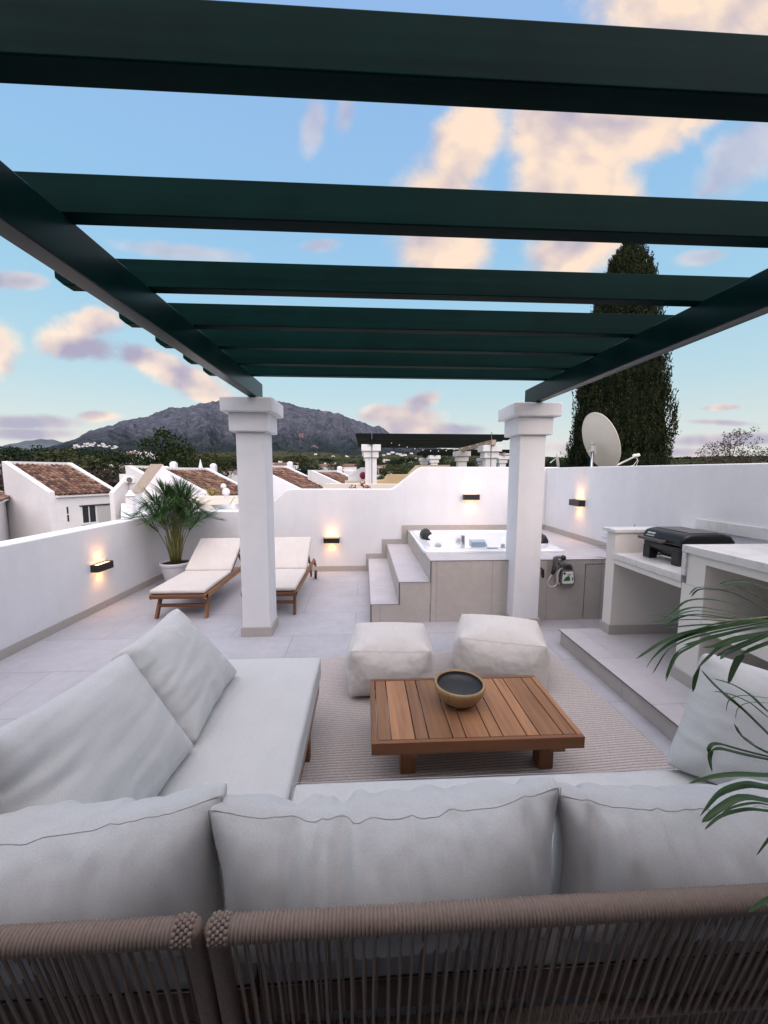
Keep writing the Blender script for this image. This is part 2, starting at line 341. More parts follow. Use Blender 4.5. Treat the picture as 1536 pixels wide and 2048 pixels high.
# ------------------------------------------------------------------ mesh helpers
class MB:
    def __init__(s): s.v = []; s.f = []
    def add(s, vs, fs):
        o = len(s.v); s.v.extend([tuple(v) for v in vs]); s.f.extend([tuple(i+o for i in f) for f in fs]); return s
    def box(s, x0, x1, y0, y1, z0, z1):
        return s.add([(x0, y0, z0), (x1, y0, z0), (x1, y1, z0), (x0, y1, z0), (x0, y0, z1), (x1, y0, z1), (x1, y1, z1), (x0, y1, z1)],
                     [(0, 3, 2, 1), (4, 5, 6, 7), (0, 1, 5, 4), (1, 2, 6, 5), (2, 3, 7, 6), (3, 0, 4, 7)])
    def obox(s, c, ax, ay, az):          # oriented box: centre and three half-axis vectors
        c, ax, ay, az = map(Vector, (c, ax, ay, az)); vs = []
        for k in (-1, 1):
            for i, j in ((-1, -1), (1, -1), (1, 1), (-1, 1)): vs.append(c+ax*i+ay*j+az*k)
        return s.add(vs, [(0, 3, 2, 1), (4, 5, 6, 7), (0, 1, 5, 4), (1, 2, 6, 5), (2, 3, 7, 6), (3, 0, 4, 7)])
    def bar(s, a, b, w, h, up=(0, 0, 1)):  # square bar from a to b
        a, b = Vector(a), Vector(b); d = (b-a); L = d.length; d.normalize(); u = Vector(up)
        sd = d.cross(u); sd = sd.normalized() if sd.length > 1e-4 else Vector((1, 0, 0)); u = sd.cross(d).normalized()
        return s.obox((a+b)/2, d*L/2, sd*w/2, u*h/2)
    def prism(s, poly, off):             # poly: list of 3D points, extruded by off
        n = len(poly); off = Vector(off); vs = [Vector(p) for p in poly]; vs += [p+off for p in vs]
        return s.add(vs, [tuple(range(n-1, -1, -1)), tuple(range(n, 2*n))]+[(i, (i+1) % n, n+(i+1) % n, n+i) for i in range(n)])
    def tube(s, pts, r, seg=8, cap=True):
        pts = [Vector(p) for p in pts]; n = len(pts)
        rs = r if isinstance(r, (list, tuple)) else [r]*n
        prevu = None; vs = []
        for i, p in enumerate(pts):
            d = (pts[min(i+1, n-1)]-pts[max(i-1, 0)]).normalized()
            if prevu is None:
                u = d.orthogonal().normalized()
            else:
                u = (prevu-d*prevu.dot(d)); u = u.normalized() if u.length > 1e-6 else d.orthogonal().normalized()
            prevu = u; w = d.cross(u)
            for k in range(seg):
                a = 2*PI*k/seg; vs.append(p+(u*math.cos(a)+w*math.sin(a))*rs[i])
        fs = [(i*seg+k, i*seg+(k+1) % seg, (i+1)*seg+(k+1) % seg, (i+1)*seg+k) for i in range(n-1) for k in range(seg)]
        if cap: fs += [tuple(range(seg-1, -1, -1)), tuple((n-1)*seg+k for k in range(seg))]
        return s.add(vs, fs)
    def lathe(s, prof, seg=32, c=(0, 0, 0)):
        vs = []; n = len(prof)
        for (r, z) in prof:
            for k in range(seg):
                a = 2*PI*k/seg; vs.append((c[0]+r*math.cos(a), c[1]+r*math.sin(a), c[2]+z))
        return s.add(vs, [(i*seg+k, i*seg+(k+1) % seg, (i+1)*seg+(k+1) % seg, (i+1)*seg+k) for i in range(n-1) for k in range(seg)])
    def sphere(s, c, r, seg=16, rings=10, sc=(1, 1, 1)):
        prof = []; vs = []
        for i in range(rings+1):
            th = PI*i/rings
            for k in range(seg):
                a = 2*PI*k/seg; vs.append((c[0]+r*sc[0]*math.sin(th)*math.cos(a), c[1]+r*sc[1]*math.sin(th)*math.sin(a), c[2]+r*sc[2]*math.cos(th)))
        return s.add(vs, [((i+1)*seg+k, (i+1)*seg+(k+1) % seg, i*seg+(k+1) % seg, i*seg+k) for i in range(rings) for k in range(seg)])
    def blade(s, pts, w, droop=0.0, fold=.25):   # leaf blade along points with max width w
        pts = [Vector(p) for p in pts]; n = len(pts); vs = []
        for i, p in enumerate(pts):
            t = i/(n-1); d = (pts[min(i+1, n-1)]-pts[max(i-1, 0)]).normalized()
            sd = d.cross(Vector((0, 0, 1))); sd = sd.normalized() if sd.length > 1e-3 else Vector((1, 0, 0))
            up = sd.cross(d)
            ww = w*.5*max(0.04, math.sin(PI*min(1, (t*.86+.10)))**.7) if t < 1 else .0003
            vs += [p-sd*ww, p+up*ww*fold, p+sd*ww]
        return s.add(vs, [(3*i+k, 3*i+k+1, 3*i+k+4, 3*i+k+3) for i in range(n-1) for k in (0, 1)])
    def build(s, name, m, parent=None, smooth=False, bevel=0.0, world=True, subsurf=0, auto=None):
        me = bpy.data.meshes.new(name)
        vs = s.v
        if parent is not None and world:
            inv = parent.matrix_world.inverted() if parent.get('_mw') is None else Matrix(eval(parent['_mw'])).inverted()
            vs = [tuple(inv @ Vector(v)) for v in vs]
        me.from_pydata([tuple(v) for v in vs], [], s.f); me.update()
        if smooth: me.polygons.foreach_set('use_smooth', [True]*len(me.polygons))
        me.materials.append(m)
        o = bpy.data.objects.new(name, me); COL.objects.link(o)
        if parent is not None: o.parent = parent
        if bevel:
            b = o.modifiers.new('bevel', 'BEVEL'); b.width = bevel; b.segments = 2; b.limit_method = 'ANGLE'; b.angle_limit = R(40)
            me.polygons.foreach_set('use_smooth', [True]*len(me.polygons))
            wn_ = o.modifiers.new('wn', 'WEIGHTED_NORMAL'); wn_.keep_sharp = True
        if subsurf:
            b = o.modifiers.new('sub', 'SUBSURF'); b.levels = subsurf; b.render_levels = subsurf
        return o
def tag(o, label=None, cat=None, group=None, kind=None):
    if label: o['label'] = label
    if cat: o['category'] = cat
    if group: o['group'] = group
    if kind: o['kind'] = kind
    return o
def thing(name, label, cat, loc=(0, 0, 0), rotz=0, group=None):
    o = bpy.data.objects.new(name, None); COL.objects.link(o)
    o.location = loc; o.rotation_euler = (0, 0, rotz); o.empty_display_size = .1
    o.matrix_world = Matrix.Translation(Vector(loc)) @ Matrix.Rotation(rotz, 4, 'Z')
    return tag(o, label, cat, group)
def copy_tree(o, parent=None):
    c = o.copy(); COL.objects.link(c); c.parent = parent
    for ch in list(o.children): copy_tree(ch, c)
    return c
def place(o, loc, rz=0, s=1):
    o.location = loc; o.rotation_euler = (0, 0, rz); o.scale = (s, s, s) if not isinstance(s, tuple) else s
    o.matrix_world = Matrix.LocRotScale(Vector(loc), Euler((0, 0, rz)), Vector(o.scale))
def struct(o): o['kind'] = 'structure'; return o
# ------------------------------------------------------------------ terrace structure
XL0, XL1, YB = -3.16, -3.02, 6.10       # left wall (slightly splayed), back wall
XR = 2.95
m = MB(); m.box(-3.3, 3.1, -2.2, 6.2, -.25, 0); fl = struct(m.build('terrace_floor', floor_m))
# left parapet
t = thing('parapet_wall', 'low white parapet wall along the left side with a lamp on it', 'wall', (-3.1, 3, 0))
def lw(y): return -3.19+(y+0)*.0285     # inner face x at y
m = MB(); y0, y1 = -2.2, 6.32
m.prism([(lw(y0), y0, -.25), (lw(y1), y1, -.25), (lw(y1)-.24, y1, -.25), (lw(y0)-.24, y0, -.25)], (0, 0, 1.212)); m.build('wall', stucco, t, bevel=.012)
m = MB(); m.prism([(lw(y0)+.012, y0, 0.001), (lw(6.1)+.012, 6.1, 0.001), (lw(6.1)-.01, 6.1, 0.001), (lw(y0)-.01, y0, 0.001)], (0, 0, .085)); m.build('skirting', skirt_m, t)
# back wall with stepped profile
t = thing('back_wall', 'white back wall whose top steps up over the hot tub', 'wall', (0, YB, 0))
prof = [(-3.3, -.25), (3.15, -.25), (3.15, 1.683), (.93, 1.683), (.87, 1.66), (.475, 1.345), (.42, 1.325), (-1.14, 1.325), (-1.24, 1.30), (-1.60, .985), (-1.66, .975), (-3.3, .975)]
m = MB(); m.prism([(x, YB, z) for x, z in prof], (0, .22, 0)); m.build('wall', stucco, t, bevel=.012)
m = MB(); m.box(lw(6)+.02, .03, YB-.012, YB+.01, .001, .085)
m.build('skirting', skirt_m, t)
m = MB()
m.prism([(.02, YB, .002), (.06, YB, .002), (.06, YB, .288), (.28, YB, .288), (.28, YB, .515), (.61, YB, .515), (.61, YB, .745), (2.93, YB, .745), (2.93, YB, .60), (.70, YB, .6), (.70, YB, .40), (.37, YB, .40), (.37, YB, .1), (.1, YB, .1), (.1, YB, .002)][0:2]+[(.06, YB, .002)][0:0]+[(.07, YB, .002), (.07, YB, .19), (.36, YB, .19), (.36, YB, .43), (.68, YB, .43), (.68, YB, .66), (2.93, YB, .66), (2.93, YB, .745), (.60, YB, .745), (.60, YB, .52), (.275, YB, .52), (.275, YB, .285), (0.02, YB, .285)], (0, -.014, 0))
m.build('stepped_skirting', skirt_m, t)
# right wall
t = thing('side_wall', 'tall plain white wall along the right side below the satellite dish', 'wall', (XR, 3, 0))
m = MB(); m.box(XR, XR+.22, -2.2, YB-.002, -.25, 1.672); m.build('wall', stucco, t, bevel=.012)
m = MB(); m.box(XR-.014, XR, 3.93, YB-.016, .662, .745); m.build('skirting', skirt_m, t)
# house wall behind the viewer
t = thing('house_wall', 'white house wall behind the sofa with an added dark door and eave', 'wall', (0, -2.2, 0))
m = MB(); m.box(-3.4, 3.3, -.85, -.60, -.25, 3.1); m.build('wall', stucco, t)
m = MB(); m.box(-3.4, 3.3, -.598, -.08, 2.60, 2.74); m.build('added_eave', stucco, t)  # roof slab added out of view to darken the sofa back
m = MB(); m.box(-1.9, 2.4, -.599, -.57, 0.01, 2.35); m.build('added_dark_door', glass_dark, t)  # dark pane added out of view to cut the light on the sofa back
# raised platform on the right
m = MB(); m.box(1.83, XR, -2.0, 3.36, .0005, .126); st = m.build('raised_platform', tub_side_m); struct(st)
m = MB(); m.box(1.818, XR, -2.0, 3.375, .126, .136); struct(m.build('platform_paving', tread_m, bevel=.002))
m = MB(); m.box(1.814, 1.818, -2.0, 3.375, .1275, .1345); struct(m.build('platform_edge_trim', trim_m))

# ------------------------------------------------------------------ pergola
t = thing('pergola', 'dark green slatted wooden pergola on two white pillars over the sofa', 'pergola', (.3, 2, 0))
def pillar(x0, x1, y0, y1, top, root, sk=.09):
    m = MB(); m.box(x0, x1, y0, y1, 0, top-.30); p = m.build('pillar', stucco, root, bevel=.012)
    m = MB(); m.box(x0-.045, x1+.045, y0-.045, y1+.045, top-.30, top-.13); m.build('capital_block', stucco, p if False else root, bevel=.01)
    m = MB(); m.box(x0-.10, x1+.10, y0-.10, y1+.10, top-.13, top); m.build('capital', stucco, root, bevel=.012)
    if sk:
        m = MB(); m.box(x0-.014, x1+.014, y0-.014, y1+.014, 0.001, sk); m.build('pillar_skirting', skirt_m, root)
pillar(-1.19, -.92, 3.66, 3.93, 2.265, t); pillar(1.53, 1.80, 3.76, 4.03, 2.265, t)
m = MB(); m.box(-1.045, -.965, -.40, 3.80, 2.27, 2.425); m.build('beam', green_m, t, bevel=.006)
m = MB(); m.box(1.63, 1.71, -.40, 3.92, 2.27, 2.425); m.build('beam', green_m, t, bevel=.006)
for i, y in enumerate([ .405, .89, 1.375, 1.875, 2.325, 2.70, 3.09, 3.45]):
    m = MB(); tw = .065
    z0, z1 = 2.426, 2.545
    xa, xb = -1.375, 2.03
    m.prism([(xa, y, z1), (xa, y, z0+.03), (xa+.035, y, z0), (xb-.035, y, z0), (xb, y, z0+.03), (xb, y, z1)], (0, tw, 0))
    m.build('rafter', rafter_m, t, bevel=.004)

# ------------------------------------------------------------------ hot tub platform and steps
t = thing('tub_platform', 'beige tiled platform with two steps built around the hot tub', 'tub surround', (1.6, 4.9, 0))
YF = 3.93
TX0, TX1, TY0, TY1 = .76, 2.26, 4.36, 5.70
def ring(m, x0, x1, y0, y1, a0, a1, b0, b1, z0, z1):
    m.box(x0, a0, y0, y1, z0, z1); m.box(a1, x1, y0, y1, z0, z1); m.box(a0, a1, y0, b0, z0, z1); m.box(a0, a1, b1, y1, z0, z1)
m = MB(); ring(m, .705, XR-.001, YF+.012, YB-.016, TX0, TX1, TY0, TY1, .655, .667); m.build('deck_tiles', tread_m, t)
m = MB(); m.box(.70, XR-.001, YF, YF+.012, .0, .667); m.build('front_panel', tub_face_m, t)
m = MB(); m.box(.693, .705, YF+.0, YB-.016, .20, .667); m.build('side_panel', tub_side_m, t)
m = MB(); m.box(.37, .693, YF, YB-.016, .0, .432); m.build('upper_step', tub_face_m, t)
m = MB(); m.box(.362, .693, YF-.003, YB-.016, .432, .442); m.build('upper_tread', tread_m, t)
m = MB(); m.box(.07, .37, YF, YB-.016, .0, .194); m.build('lower_step', tub_face_m, t)
m = MB(); m.box(.062, .362, YF-.003, YB-.016, .194, .204); m.build('lower_tread', tread_m, t)
m = MB(); m.box(.358, .362, YF-.002, YB-.02, .204, .431); m.build('upper_riser', tub_side_m, t)
m = MB(); m.box(.058, .062, YF-.002, YB-.02, .003, .193); m.build('lower_riser', tub_side_m, t)
m = MB(); m.box(.695, XR-.001, YF-.004, YF+.004, .664, .670); m.box(.360, .366, YF-.005, YF-.002, .20, .44); m.box(.058, .064, YF-.005, YF-.002, .0, .20); m.box(.360, .693, YF-.006, YF-.003, .4405, .4445); m.box(.06, .36, YF-.006, YF-.003, .2025, .2065); m.box(.691, .697, YF-.005, YF+.0, .44, .667)
m.build('edge_trim', trim_m, t)
m = MB(); m.box(2.375, 2.381, YF-.003, YF+.001, .02, .62); m.box(2.381, 2.80, YF-.003, YF+.001, .614, .62); m.build('hatch_joint', trim_m, t)
# tub
t = thing('hot_tub', 'white acrylic hot tub sunk into the tiled platform', 'hot tub', (1.5, 5.03, .667))
def rrect(x0, x1, y0, y1, r, z, n=6):
    pts = []
    for cx, cy, a0 in ((x1-r, y1-r, 0), (x0+r, y1-r, 90), (x0+r, y0+r, 180), (x1-r, y0+r, 270)):
        for i in range(n+1):
            a = R(a0+90*i/n); pts.append((cx+r*math.cos(a), cy+r*math.sin(a), z))
    return pts
m = MB(); loops = [rrect(.68, 2.34, 4.28, 5.78, .05, .668), rrect(.68, 2.34, 4.28, 5.78, .05, .690), rrect(.685, 2.335, 4.285, 5.775, .05, .697), rrect(.71, 2.31, 4.31, 5.75, .06, .700), rrect(.715, 2.305, 4.315, 5.745, .06, .712), rrect(.80, 2.22, 4.40, 5.66, .12, .714), rrect(.825, 2.195, 4.425, 5.635, .14, .70), rrect(.86, 2.16, 4.46, 5.60, .18, .45), rrect(.95, 2.07, 4.55, 5.51, .2, .20), rrect(1.1, 1.9, 4.7, 5.4, .2, .18)]
for a in range(len(loops)-1):
    n = len(loops[a]); m.add(loops[a]+loops[a+1], [(i, (i+1) % n, n+(i+1) % n, n+i) for i in range(n)])
n = len(loops[-1]); m.add(loops[-1], [tuple(range(n))])
m.build('shell', acrylic, t, smooth=True)
m = MB()
def headrest(cx, cy, rz, name='headrest'):
    m = MB(); prof = [(-.05, .0), (-.06, .05), (-.04, .10), (.0, .125), (.045, .13), (.055, .115), (.02, .09), (.0, .05), (.03, .02), (.03, .0)]
    c, s = math.cos(rz), math.sin(rz)
    nn = 9; vs = []
    for j in range(nn):
        v = -.16+.32*j/(nn-1); b = .02*(1-(v/.16)**2)
        for (u, z) in prof: vs.append((cx+(u-b)*c-v*s, cy+(u-b)*s+v*c, .705+z*(1-.25*(abs(v)/.16)**3)))
    k = len(prof); m.add(vs, [(j*k+i, (j+1)*k+i, (j+1)*k+(i+1) % k, j*k+(i+1) % k) for j in range(nn-1) for i in range(k)]+[tuple(range(k)), tuple((nn-1)*k+i for i in range(k-1, -1, -1))])
    m.build(name, blackplastic, t, smooth=True)
headrest(.83, 5.10, R(0)); headrest(2.24, 4.78, R(180))
m = MB(); m.tube([(1.155, 4.40, .70), (1.155, 4.40, .86)], .024, 16); m.build('shower_handle', chrome, t, smooth=False, bevel=.003)
m = MB(); prof = [(1.26, 4.395, .712), (1.26, 4.40, .775), (1.26, 4.43, .80), (1.26, 4.52, .79), (1.26, 4.52, .712)]
m.prism(prof, (.17, 0, 0)); m.build('waterfall_spout', bluegel, t, bevel=.006)
for x in (1.63, 1.79):
    m = MB(); m.tube([(x, 4.38, .712), (x, 4.38, .722)], .03, 20); m.tube([(x, 4.38, .722), (x, 4.38, .755)], .022, 20); m.build('tap_knob', steel, t, bevel=.002)
m = MB(); m.box(1.43, 1.56, 4.33, 4.37, .7135, .717); m.build('control_strip', greyplastic, t)
for x, z in ((1.42, .58), (1.1, .5), (1.8, .5)):
    m = MB(); m.tube([(x, 5.60, z), (x, 5.575, z)], [.045, .035], 20); m.build('water_jet', steel, t, smooth=False, bevel=.002)

# ------------------------------------------------------------------ outdoor kitchen
t = thing('outdoor_kitchen', 'white masonry kitchen counter with marble tops along the right wall', 'counter', (2.6, 2.2, .136))
KX = 2.215; ZP = .136
def kpier(y0, y1, z1, nm='pier'):
    m = MB(); m.box(KX+.006, XR-.002, y0, y1, ZP, z1); p = m.build(nm, cream_m, t, bevel=.006)
    m = MB(); m.box(KX-.008, XR-.004, y0-.012, y1+.012, ZP+.001, ZP+.085); m.build('pier_skirting', skirt_m, t)
kpier(3.245, 3.365, 1.07); kpier(2.335, 2.515, .835)
kpier(.20, .38, 1.05)
m = MB(); m.box(KX+.03, XR-.002, .38, 2.335, ZP, .16); m.box(XR-.03, XR-.0015, .2, 2.3, .16, 1.04); m.build('back_panel', cream_m, t)
m = MB(); m.box(KX+.004, XR-.002, 2.515, 3.245, .79, .835); m.build('shelf_slab', cream_m, t, bevel=.004)
m = MB(); m.box(KX-.008, XR-.003, 2.505, 3.243, .838, .890); m.build('grill_shelf', marble_m, t, bevel=.003)
m = MB(); m.box(KX-.02, XR-.001, 3.225, 3.40, 1.07, 1.10); m.build('end_cap', marble_m, t, bevel=.003)
m = MB(); m.box(KX+.004, XR-.002, .2, 2.50, 1.0, 1.052); m.build('worktop_slab', cream_m, t)
m = MB(); m.box(KX-.015, XR-.003, .15, 2.510, 1.054, 1.105); m.build('worktop', marble_m, t, bevel=.003)
m = MB(); m.box(KX-.013, XR-.003, 2.475, 2.507, .892, 1.052); m.build('worktop_end_panel', marble_m, t, bevel=.002)
m = MB(); m.box(KX+.004, XR-.002, 2.335, 2.473, .837, 1.0); m.build('pier_top', cream_m, t)
m = MB(); m.box(KX+.006, XR-.002, .38, 2.335, .56, .64); m.build('lower_shelf', cream_m, t, bevel=.004)
m = MB(); m.box(XR-.022, XR-.0012, .1, 3.222, 1.107, 1.195); m.build('backsplash', marble_m, t, bevel=.002)

# grill
t = thing('gas_grill', 'small black portable gas grill with lid top greyed for its sheen on the marble shelf', 'grill', (2.55, 2.82, .892))
ZG = .892
m = MB(); prof = [(2.40, ZG+.06), (2.37, ZG+.10), (2.36, ZG+.145), (2.77, ZG+.145), (2.75, ZG+.08), (2.72, ZG+.05), (2.46, ZG+.04)]
m.prism([(x, 2.71, z) for x, z in prof], (0, .385, 0)); m.build('firebox', blackgloss, t, bevel=.012)
m = MB(); lid = [(2.350, ZG+.150), (2.362, ZG+.20), (2.385, ZG+.236), (2.44, ZG+.250), (2.68, ZG+.250), (2.745, ZG+.236), (2.785, ZG+.19), (2.79, ZG+.150)]
m.prism([(x, 2.695, z) for x, z in lid], (0, .415, 0)); m.build('lid', blackgloss, t, bevel=.022)
m = MB(); m.prism([(2.45, 2.73, ZG+.2505), (2.67, 2.73, ZG+.2505), (2.67, 3.08, ZG+.2505), (2.45, 3.08, ZG+.2505)], (0, 0, .004)); m.build('lid_top_sheen', lidgrey, t, bevel=.003)  # grey plate stands for the reflection on top of the black lid
m = MB(); m.box(2.305, 2.335, 2.82, 3.09, ZG+.158, ZG+.182); m.box(2.33, 2.37, 2.84, 2.86, ZG+.16, ZG+.18); m.box(2.33, 2.37, 3.05, 3.07, ZG+.16, ZG+.18); m.build('handle', lidgrey, t, bevel=.004)
for y in (2.72, 3.02):
    for x in (2.365, 2.67):
        m = MB(); m.prism([(x, y, ZG), (x+.07, y, ZG), (x+.09, y, ZG+.11), (x+.0, y, ZG+.11)], (0, .075, 0)); m.build('leg', blackplastic, t, bevel=.006)
m = MB(); m.box(2.42, 2.66, 2.80, 3.01, ZG+.03, ZG+.041); m.build('drip_tray', steel, t)
bd = MB(); p0 = Vector((2.366, 3.055, ZG+.199)); 
bd.prism([(2.3625, 2.975, ZG+.187), (2.3625, 3.06, ZG+.187), (2.380, 3.06, ZG+.217), (2.380, 2.975, ZG+.217)], (-.006, 0, .003)); badge = bd.build('badge', silver_m, t, bevel=.002)
cu = bpy.data.curves.new('badge_text', 'FONT'); cu.body = 'weber'; cu.size = .030; cu.extrude = .0008; cu.align_x = 'CENTER'; cu.align_y = 'CENTER'
tmp = bpy.data.objects.new('tmp', cu); COL.objects.link(tmp); bpy.context.view_layer.update()
dg = bpy.context.evaluated_depsgraph_get(); tm = bpy.data.meshes.new_from_object(tmp.evaluated_get(dg)); bpy.data.objects.remove(tmp)
nrm = Vector((-.030, 0, .0175)).normalized(); xax = Vector((0, -1, 0)); yax = nrm.cross(xax)
M4 = Matrix((xax, yax, nrm)).transposed().to_4x4(); M4.translation = Vector((2.3652, 3.0175, ZG+.2048))
tm.transform(t.matrix_world.inverted() @ M4); tm.materials.clear(); tm.materials.append(label_black)
bo = bpy.data.objects.new('badge_lettering', tm); COL.objects.link(bo); bo.parent = badge

# ------------------------------------------------------------------ hose set hanging on the tub front
t = thing('hose_set', 'small garden hose and spray gun hanging on the tub front', 'garden hose', (1.98, 3.90, .5))
def hp(px, py, y=3.875): return at(px, py, y)
def q2(u, v, y=3.87): return at(1080+u/15.36, 1090+v/15.36, y)
outl = [(700, 640), (760, 590), (880, 565), (970, 590), (1020, 680), (1050, 860), (1090, 1080), (1060, 1230), (1010, 1265), (700, 1265), (630, 1220), (640, 1000), (670, 800)]
m = MB(); m.prism([q2(*p) for p in outl][::-1], (0, .045, 0)); body = m.build('hose_cassette', greyplastic, t, bevel=.006)
m = MB(); m.prism([q2(u, v, 3.8685) for u, v in [(740, 700), (800, 640), (900, 625), (960, 660), (985, 735), (880, 770), (740, 740)]][::-1], (0, .004, 0)); m.build('grip_hole', label_black, t)
m = MB(); m.prism([q2(u, v, 3.866) for u, v in [(720, 830), (1020, 815), (1045, 1140), (1010, 1185), (720, 1195), (680, 1150)]][::-1], (0, .006, 0)); lb = m.build('label_plate', label_white, t, bevel=.002)
m = MB(); m.prism([q2(u, v, 3.8645) for u, v in [(710, 1110), (780, 1000), (880, 945), (920, 980), (925, 1100)]][::-1], (0, .0012, 0)); m.build('label_picture', label_green, t)
m = MB(); m.prism([q2(u, v, 3.8645) for u, v in [(840, 905), (950, 905), (950, 930), (840, 930)]][::-1], (0, .0012, 0)); m.build('label_print', label_black, t); m = MB(); m.prism([q2(760+38*math.cos(a), 880+38*math.sin(a), 3.8645) for a in [i*PI/6 for i in range(12)]][::-1], (0, .0012, 0)); m.build('label_emblem', label_black, t); m = MB(); m.prism([q2(u, v, 3.8645) for u, v in [(985, 1000), (1015, 1000), (1015, 1090), (985, 1090)]][::-1], (0, .0012, 0)); m.build('label_print', label_black, t)
m = MB(); 
for k in range(4):
    y = 3.88+.01*k; m.tube([q2(680-k*28, 690+k*20, y), q2(590-k*22, 800, y), q2(545-k*18, 950, y), q2(555-k*18, 1120, y), q2(600-k*20, 1200-k*5, y)], .0055, 8)
m.tube([q2(360, 920), q2(290, 1020), q2(230, 1120), q2(240, 1220), q2(330, 1280), q2(440, 1275), q2(520, 1200), q2(545, 1080), q2(520, 900), q2(580, 780), q2(690, 700)], .0055, 8)
m.build('hose', hose_m, t, smooth=True)
m = MB(); m.sphere(q2(715, 390, 3.85), .028, 16, 10); m.build('spray_head', blackplastic, t, smooth=True)
m = MB(); m.tube([q2(690, 385, 3.86), q2(590, 375, 3.86), q2(500, 390, 3.87), q2(440, 520, 3.87), q2(430, 700, 3.87)], [.016, .018, .02, .018, .018], 10)
m.tube([q2(460, 360, 3.86), q2(410, 385, 3.85), q2(400, 600, 3.85)], .005, 6); m.build('spray_gun', greyplastic, t, smooth=True)
m = MB(); m.tube([q2(435, 690, 3.87), q2(420, 790, 3.87), q2(370, 900, 3.87)], [.022, .022, .014], 12); m.build('hose_connector', blackplastic, t, smooth=True)
m = MB(); m.tube([q2(600, 620, 3.87), q2(680, 560, 3.87), q2(780, 590, 3.87)], [.03, .036, .02], 10); m.build('wall_bracket', greyplastic, t, smooth=True)
t = thing('hose_fitting', 'small black hose fitting on the tub front beside the pillar', 'hose fitting', at(1085, 1145, 3.9))
m = MB(); m.tube([q2(20, 690, 3.89), q2(80, 760, 3.88), q2(85, 900, 3.88)], [.006, .016, .018], 12); m.tube([q2(85, 905, 3.88), q2(90, 1000, 3.88)], [.015, .014], 12); m.build('nozzle', blackplastic, t, smooth=False)

# ------------------------------------------------------------------ wall lamps
def sconce(loc, rz, label):
    t = thing('wall_lamp', label, 'wall lamp', loc, rz, 'up and down wall lamps')
    w, h, d, th = .125, .042, .09, .006    # local: +x along the wall, -y out of the wall
    T = t.matrix_world
    m = MB(); m.box(-w, w, -d, -d+th, -h, h); m.box(-w, -w+th, -d+th, -.001, -h, h); m.box(w-th, w, -d+th, -.001, -h, h); m.box(-w+th, w-th, -.012, -.001, -h+.004, h-.004)
    m.build('housing', black_m, t, bevel=.0015, world=False)
    for s_ in (1, -1):
        m = MB(); m.box(-w+.008, w-.008, -d+.008, -.014, s_*(h-.012)-.002, s_*(h-.012)+.002); m.build('lens', sconce_glow, t, world=False)
        la = bpy.data.lights.new('lamp_light', 'SPOT'); la.energy = 3.2; la.color = (1.0, .42, .14); la.spot_size = R(125); la.spot_blend = .9; la.shadow_soft_size = .045
        lo = bpy.data.objects.new('lamp_light', la); COL.objects.link(lo); lo.parent = t
        lo.location = (0, -.062, s_*(h+.004)); lo.rotation_euler = (R(-14)*s_+(0 if s_ < 0 else PI), 0, 0)
sconce((lw(4.48)+.0, 4.48, .51), R(90)-.0285, 'black wall lamp glowing on the left parapet wall')
sconce((-.525, YB, .515), 0, 'black wall lamp glowing beside the loungers on the back wall')
sconce((1.71, YB, 1.20), 0, 'black wall lamp glowing on the back wall above the hot tub')
sconce((XR, 5.09, 1.185), R(-90), 'black wall lamp glowing on the tall right wall')
